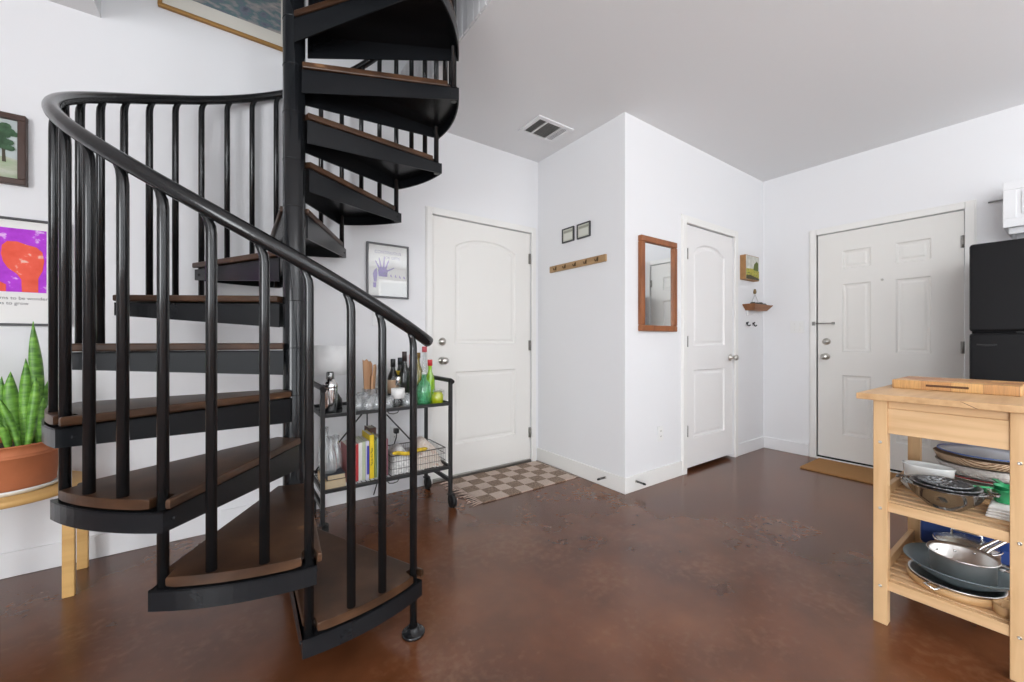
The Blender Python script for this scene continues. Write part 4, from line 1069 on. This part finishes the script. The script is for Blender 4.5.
MB().lathe([(0,SZ2),(.080,SZ2),(.100,SZ2+.022),(.100,SZ2+.026),(.078,SZ2+.006),(0,SZ2+.005)], wc, 40, sx=.62, sy=.83).build('oval_plate', M_white_cer, None, label='white oval plate under the white baking dish', cat='plate')
dz = SZ2+.0065
MB().lathe([(0,dz),(.064,dz),(.070,dz+.006),(.077,dz+.096),(.080,dz+.099),(.079,dz+.102),(.073,dz+.099),(.066,dz+.010),(0,dz+.008)], wc, 44, sx=.66, sy=.98).build('baking_dish', M_white_cer, None, label='white ceramic oval baking dish behind the nested dark bowls', cat='dish')
sc = (2.486,.214,0); z = SZ2
M_cane = ramp_mat('woven_cane',[(.35,(.20,.11,.06)),(.5,(.42,.28,.17)),(.65,(.55,.40,.27))],scale=60,stretch=(1,1,2),kind='wave',rough=.8)
M_gry = mat('grey_beige_ceramic',(.50,.46,.42),.5,var=.06,vscale=20)
def dish(name, prof, m, lab, cat, sy=.95):
    return MB().lathe(prof, sc, 52, sx=.92, sy=sy).build(name, m, None, label=lab, cat=cat, origin=(sc[0],sc[1],prof[0][1]))
dish('serving_bowl', [(0,z),(.075,z),(.084,z+.006),(.122,z+.058),(.118,z+.058),(.080,z+.010),(0,z+.008)], M_gry, 'beige serving bowl at the bottom of the platter stack', 'bowl')
z += -.027
o = dish('dinner_plate', [(0,z+.0865),(.09,z+.0865),(.135,z+.100),(.141,z+.104),(.139,z+.107),(.133,z+.104),(.088,z+.091),(0,z+.091)], M_white_cer, 'white plate with a red rim in the platter stack', 'plate')
MB().lathe([(.1385,z+.1035),(.1425,z+.1035),(.1425,z+.1075),(.1385,z+.1075)], sc, 52, sx=.92, sy=.95, closed=True).build('red_rim', mat('red_glaze',(.30,.03,.03),.3), o)
dish('grey_basket', [(0,z+.1085),(.118,z+.1085),(.126,z+.112),(.148,z+.150),(.145,z+.150),(.122,z+.116),(0,z+.114)], mat('grey_woven',(.47,.43,.40),.8,bump=.8,bscale=110), 'grey flat basket below the woven cane tray', 'basket')
dish('cane_tray', [(0,z+.1515),(.130,z+.1515),(.140,z+.155),(.154,z+.183),(.149,z+.184),(.134,z+.160),(0,z+.158)], M_cane, 'brown woven cane tray near the top of the platter stack', 'tray')
z += -.0225
o = dish('oval_platter', [(0,z+.2075),(.11,z+.2075),(.138,z+.216),(.140,z+.220),(.110,z+.213),(0,z+.213)], mat('white_blue_platter',(.72,.76,.82),.2), 'white platter with a blue edge on top of the platter stack', 'platter')
MB().lathe([(.1385,z+.2165),(.1420,z+.2165),(.1420,z+.2205),(.1385,z+.2205)], sc, 52, sx=.92, sy=.95, closed=True).build('blue_edge', mat('blue_glaze',(.06,.12,.36),.3), o)
mb = MB()
for i in range(4):
    mb.box((2.17+.003*i, .1085, SZ2+.0005+i*.0095), (2.345-.004*i, .188-.002*i, SZ2+.0095+i*.0095), .004)
mb.build('folded_towel', mat('white_towel',(.76,.74,.71),.95,bump=.4,bscale=90), None, label='folded white towel under the green measuring cups', cat='towel')
M_gr = mat('green_plastic',(.035,.36,.14),.35)
gz = SZ2+.040
for i, (cy_, cx_, r, z0_, h, lab) in enumerate(((.150,2.268,.032,gz,.046,'larger green measuring cup on the folded towel'),(.150,2.268,.026,gz+.010,.048,'smaller green measuring cup nested in the larger one'))):
    t = thing('measuring_cup', (cx_,cy_,z0_), lab, 'measuring cup', 'green measuring cups')
    MB().lathe([(0,z0_),(r*.75,z0_),(r*.82,z0_+.004),(r,z0_+h),(r*1.08,z0_+h),(r*1.06,z0_+h+.002),(r*.92,z0_+h),(r*.72,z0_+.006),(0,z0_+.005)], (cx_,cy_,0), 28).build('cup', M_gr, t)
    mb = MB(); mb.box((-.008,0,-.002),(.008,.060,.003),.0015, Matrix.Translation((cx_,cy_,z0_+h)) @ Matrix.Rotation(R_(-70 if i else 30),4,'Z') @ Matrix.Translation((0,r,0)))
    mb.build('handle', M_gr, t)
# ---- bottom shelf
B = .1715
def ring_tray(c, r, h, sx, sy, lab):
    MB().lathe([(0,B),(r*.95,B),(r,B+.004),(r*1.04,B+h),(r*.97,B+h),(r*.92,B+.008),(0,B+.007)], c, 44, sx=sx, sy=sy).build('wooden_tray', M_bamboo, None, label=lab, cat='tray', group='curved wooden trays on the bottom shelf')
M_bamboo = wood('bamboo', (.56,.35,.17), (.42,.24,.10), stretch=(5,5,40), rough=.45)
ring_tray((2.200,.266,0), .122, .030, .95, 1.0, 'larger tan curved wooden tray under the pans')
MB().lathe([(0,B),(.034,B),(.037,B+.004),(.039,B+.034),(.035,B+.034),(.033,B+.008),(0,B+.007)], (2.128,.137,0), 32, sx=.95, sy=.80).build('wooden_tray', M_bamboo, None, label='smaller tan wooden tray near the right front leg', cat='tray', group='curved wooden trays on the bottom shelf')
zc = B+.0085
t = thing('steel_skillet', (2.195,.262,zc), 'wide stainless skillet with a small loop handle, lowest of the pans', 'pan')
c = (2.195,.262,0)
MB().lathe([(0,zc),(.090,zc),(.100,zc+.004),(.116,zc+.030),(.124,zc+.033),(.124,zc+.036),(.114,zc+.033),(.097,zc+.008),(0,zc+.006)], c, 52).build('pan_body', M_pan, t)
mb = MB(); hp = Vector((c[0]-.109, c[1]+.045, zc+.030)); mb.tube([hp, hp+Vector((-.020,.016,-.004)), hp+Vector((-.026,-.012,-.010)), hp+Vector((-.002,-.032,-.002))], .004, 8); mb.build('loop_handle', M_chrome, t)
zw = zc+.0165
M_wok = mat('blue_grey_coating',(.15,.19,.205),.36,.1)
MB().lathe([(0,zw),(.060,zw),(.072,zw+.004),(.118,zw+.032),(.150,zw+.060),(.153,zw+.062),(.152,zw+.065),(.115,zw+.038),(.070,zw+.010),(0,zw+.006)], (2.222,.252,0), 56).build('wok', M_wok, None, label='blue-grey wok holding the deep steel pan', cat='pan')
zs = zw+.040
t = thing('saute_pan', (2.185,.243,zs), 'deep stainless saute pan with a long handle, sitting in the wok', 'pan')
c = (2.185,.243,0)
MB().lathe([(0,zs),(.076,zs),(.082,zs+.003),(.084,zs+.068),(.092,zs+.076),(.091,zs+.079),(.081,zs+.070),(.078,zs+.008),(0,zs+.006)], c, 56).build('pan_body', M_pan, t)
mb = MB()
for o_ in (-.010,.010): mb.tube([(c[0]+.078,c[1]-.03+o_,zs+.058),(c[0]+.115,c[1]-.045+o_,zs+.078),(c[0]+.20,c[1]-.085+o_*.8,zs+.105),(c[0]+.30,c[1]-.125+o_*.5,zs+.118)], .006, 8)
mb.tube([(c[0]+.30,c[1]-.13,zs+.118),(c[0]+.305,c[1]-.12,zs+.118)], .006, 8)
mb.build('handle', M_chrome, t)
mb = MB(); mb.tube([(c[0]-.01,c[1]-.085,zs+.060),(c[0]-.012,c[1]-.118,zs+.066),(c[0]+.022,c[1]-.118,zs+.066),(c[0]+.024,c[1]-.082,zs+.060)], .005, 8); mb.build('loop_handle', M_chrome, t)
mb = MB()
for a in (20,60,200,240): mb.lathe([(0,0),(.006,0),(.005,.003),(0,.004)], M=Matrix.Translation((c[0]+.0815*math.cos(R_(a)),c[1]+.0815*math.sin(R_(a)),zs+.052)) @ Matrix.Rotation(R_(a+180),4,'Z') @ Matrix.Rotation(PI/2,4,'Y'), seg=8)
mb.build('rivets', M_chrome, t)
sp = (2.462,.262,0); zz = B-.0
MB().lathe([(0,zz),(.084,zz),(.088,zz+.004),(.090,zz+.084),(.094,zz+.086),(.093,zz+.088),(.086,zz+.085),(.084,zz+.008),(0,zz+.006)], sp, 48).build('saucepan', M_pan, None, label='stainless saucepan under the domed glass cover at the back of the bottom shelf', cat='pan')
zl = zz+.0885
t = thing('glass_pan_cover', (sp[0],sp[1],zl), 'domed glass pan cover with a steel rim and arched handle, on the saucepan', 'pan cover')
MB().lathe([(.090,zl+.001),(.088,zl+.004),(.060,zl+.018),(.030,zl+.025),(0,zl+.027),(0,zl+.024),(.030,zl+.022),(.060,zl+.015),(.086,zl+.001)], sp, 44).build('dome', M_lid, t)
MB().lathe([(.088,zl),(.096,zl),(.096,zl+.004),(.088,zl+.004)], sp, 48, closed=True).build('rim', M_chrome, t)
mb = MB(); mb.tube([(sp[0],sp[1]+.042,zl+.021),(sp[0],sp[1]+.040,zl+.045),(sp[0],sp[1]-.040,zl+.045),(sp[0],sp[1]-.042,zl+.021)], .0045, 8); mb.build('handle', M_chrome, t)
mb = MB(); mb.box((2.566,.130,B+.002),(2.605,.415,B+.185),.012)
for v in mb.bm.verts: v.co += Vector((random.uniform(-.004,.004),random.uniform(-.006,.006),random.uniform(-.008,.004) if v.co.z > B+.05 else 0))
bmesh.ops.subdivide_edges(mb.bm, edges=mb.bm.edges, cuts=2, use_grid_fill=True)
for v in mb.bm.verts:
    if v.co.z > B+.02: v.co += Vector((.006*math.sin(v.co.y*55+v.co.z*30), 0, .006*math.sin(v.co.y*40)))
mb.build('blue_bag', mat('blue_fabric',(.012,.045,.20),.45), None, label='folded blue bag standing at the back of the bottom shelf', cat='bag')

# ------------------------------------------------------------------ fridge and wall cabinet
FX = 3.715; fy1 = .385; fy0 = -.33; FZ = 1.683; SP = 1.142
t = thing('fridge', (4.08, .03, 0), 'black top-freezer fridge beside the entrance door', 'fridge')
MB().box((FX+.065,fy0+.004,.03),(4.43,fy1-.004,FZ-.006),.008).build('cabinet', M_fridge, t)
MB().box((FX,fy0,SP+.006),(FX+.060,fy1,FZ),.014).build('freezer_door', M_fridge, t)
MB().box((FX,fy0,.09),(FX+.060,fy1,SP-.006),.014).build('fridge_door', M_fridge, t)
mb = MB(); mb.box((FX+.02,fy0+.02,.0),(4.40,fy1-.02,.088),.004); mb.build('kick_plate', M_blackp, t)
mb = MB()
for z0_, z1_ in ((SP+.04,SP+.40),(SP-.42,SP-.04)):
    mb.tube([(FX+.002,fy0+.05,z0_),(FX-.045,fy0+.05,z0_+.03),(FX-.045,fy0+.05,z1_-.03),(FX+.002,fy0+.05,z1_)], .012, 10)
mb.build('handles', M_fridge, t)
mb = MB(); mb.box((FX-.001,fy1-.22,SP-.004),(FX+.05,fy1-.18,SP+.004),.001); mb.build('hinge', M_blackp, t)
mb = MB(); mb.tube([(FX-.002, .355-.08*i/11, 1.068-.004*math.sin(i*PI/11)) for i in range(12)], .005, 8); mb.build('scuffed_grip', mat('worn_black',(.03,.03,.031),.6), t)
CX = 4.13; cyl_ = .282; cz0, cz1 = 1.835, 2.125
t = thing('wall_cabinet', (4.30,-.03,cz0), 'white upper cabinet on the wall above the fridge', 'cabinet')
MB().box((CX+.018,-.42,cz0),(RW-.0,cyl_,cz1),.002).build('body', M_trimcool, t)
for a, b in ((-.42,-.072),(-.066,cyl_)):
    Mx = wall_x(CX+.017, b, cz0-.006); w = b-a; h = cz1-cz0+.006
    mb = MB(); f_ = .055
    mb.box((0,0,0),(w,f_,.018),.003,Mx); mb.box((0,h-f_,0),(w,h,.018),.003,Mx); mb.box((0,f_,0),(f_,h-f_,.018),.003,Mx); mb.box((w-f_,f_,0),(w,h-f_,.018),.003,Mx); mb.box((f_,f_,0),(w-f_,h-f_,.008),0,Mx)
    mb.box((f_+.02,f_+.02,.008),(w-f_-.02,h-f_-.02,.014),.005,Mx)
    mb.build('cabinet_door', M_trimcool, t)
mb = MB(); mb.box((CX+.05,-.42,cz0-.045),(CX+.09,cyl_-.02,cz0),.006); mb.box((CX+.09,cyl_-.04,cz0-.045),(RW-.002,cyl_-.02,cz0),.006); mb.build('light_rail', M_trimcool, t)
mb = MB(); mb.tube([(RW-.012,.37,2.087),(RW-.012,cyl_+.001,2.088)], .006, 8); mb.build('wall_rod', mat('grey_rod',(.30,.30,.29),.5), None, label='short thin grey rod on the wall left of the upper cabinet', cat='rod')

# ------------------------------------------------------------------ light
def area(name, loc, rot, sx_, sy_, power, col=(1,1,1)):
    l = bpy.data.lights.new(name, 'AREA'); l.shape = 'RECTANGLE'; l.size = sx_; l.size_y = sy_; l.energy = power; l.color = col
    o = bpy.data.objects.new(name, l); C.objects.link(o); o.location = loc; o.rotation_euler = rot
def win(h, p, axis, power, col):
    c0, c1 = (h[0]+h[1])/2, (h[2]+h[3])/2
    if axis == 'x': area('window_daylight', (c0, p+.01, c1), (PI/2,0,0), h[1]-h[0], h[3]-h[2], power, col)
    else: area('window_daylight', (p+.01, c0, c1), (PI/2,0,-PI/2), h[1]-h[0], h[3]-h[2], power, col)
win(W1, YB, 'x', 20, (.95,.975,1)); win(W2, YB, 'x', 30, (.95,.975,1)); win(W3, XL, 'y', 140, (.95,.975,1)); win(W4, LY0, 'x', 10, (.98,.985,1))  # far-side and loft panels are added fill at the unseen windows
# two added fill lights, no real lamps, behind the viewpoint wash the ceiling
for lx_, ly_, pw_ in ((.9,-1.9,60),(2.7,-2.3,34)):
    area('ceiling_fill', (lx_, ly_, 1.75), (PI,0,0), .5, .5, pw_, (.955,.98,1))
wd = bpy.data.worlds.new('World'); bpy.context.scene.world = wd; wd.use_nodes = True
bg = wd.node_tree.nodes['Background']; bg.inputs['Color'].default_value = (.85,.93,1,1); bg.inputs['Strength'].default_value = 1.2

sc_ = bpy.context.scene
sc_.view_settings.view_transform = 'Standard'; sc_.view_settings.look = 'None'
sc_.view_settings.gamma = 1; sc_.view_settings.use_curve_mapping = False
sc_.view_settings.exposure = 0.34
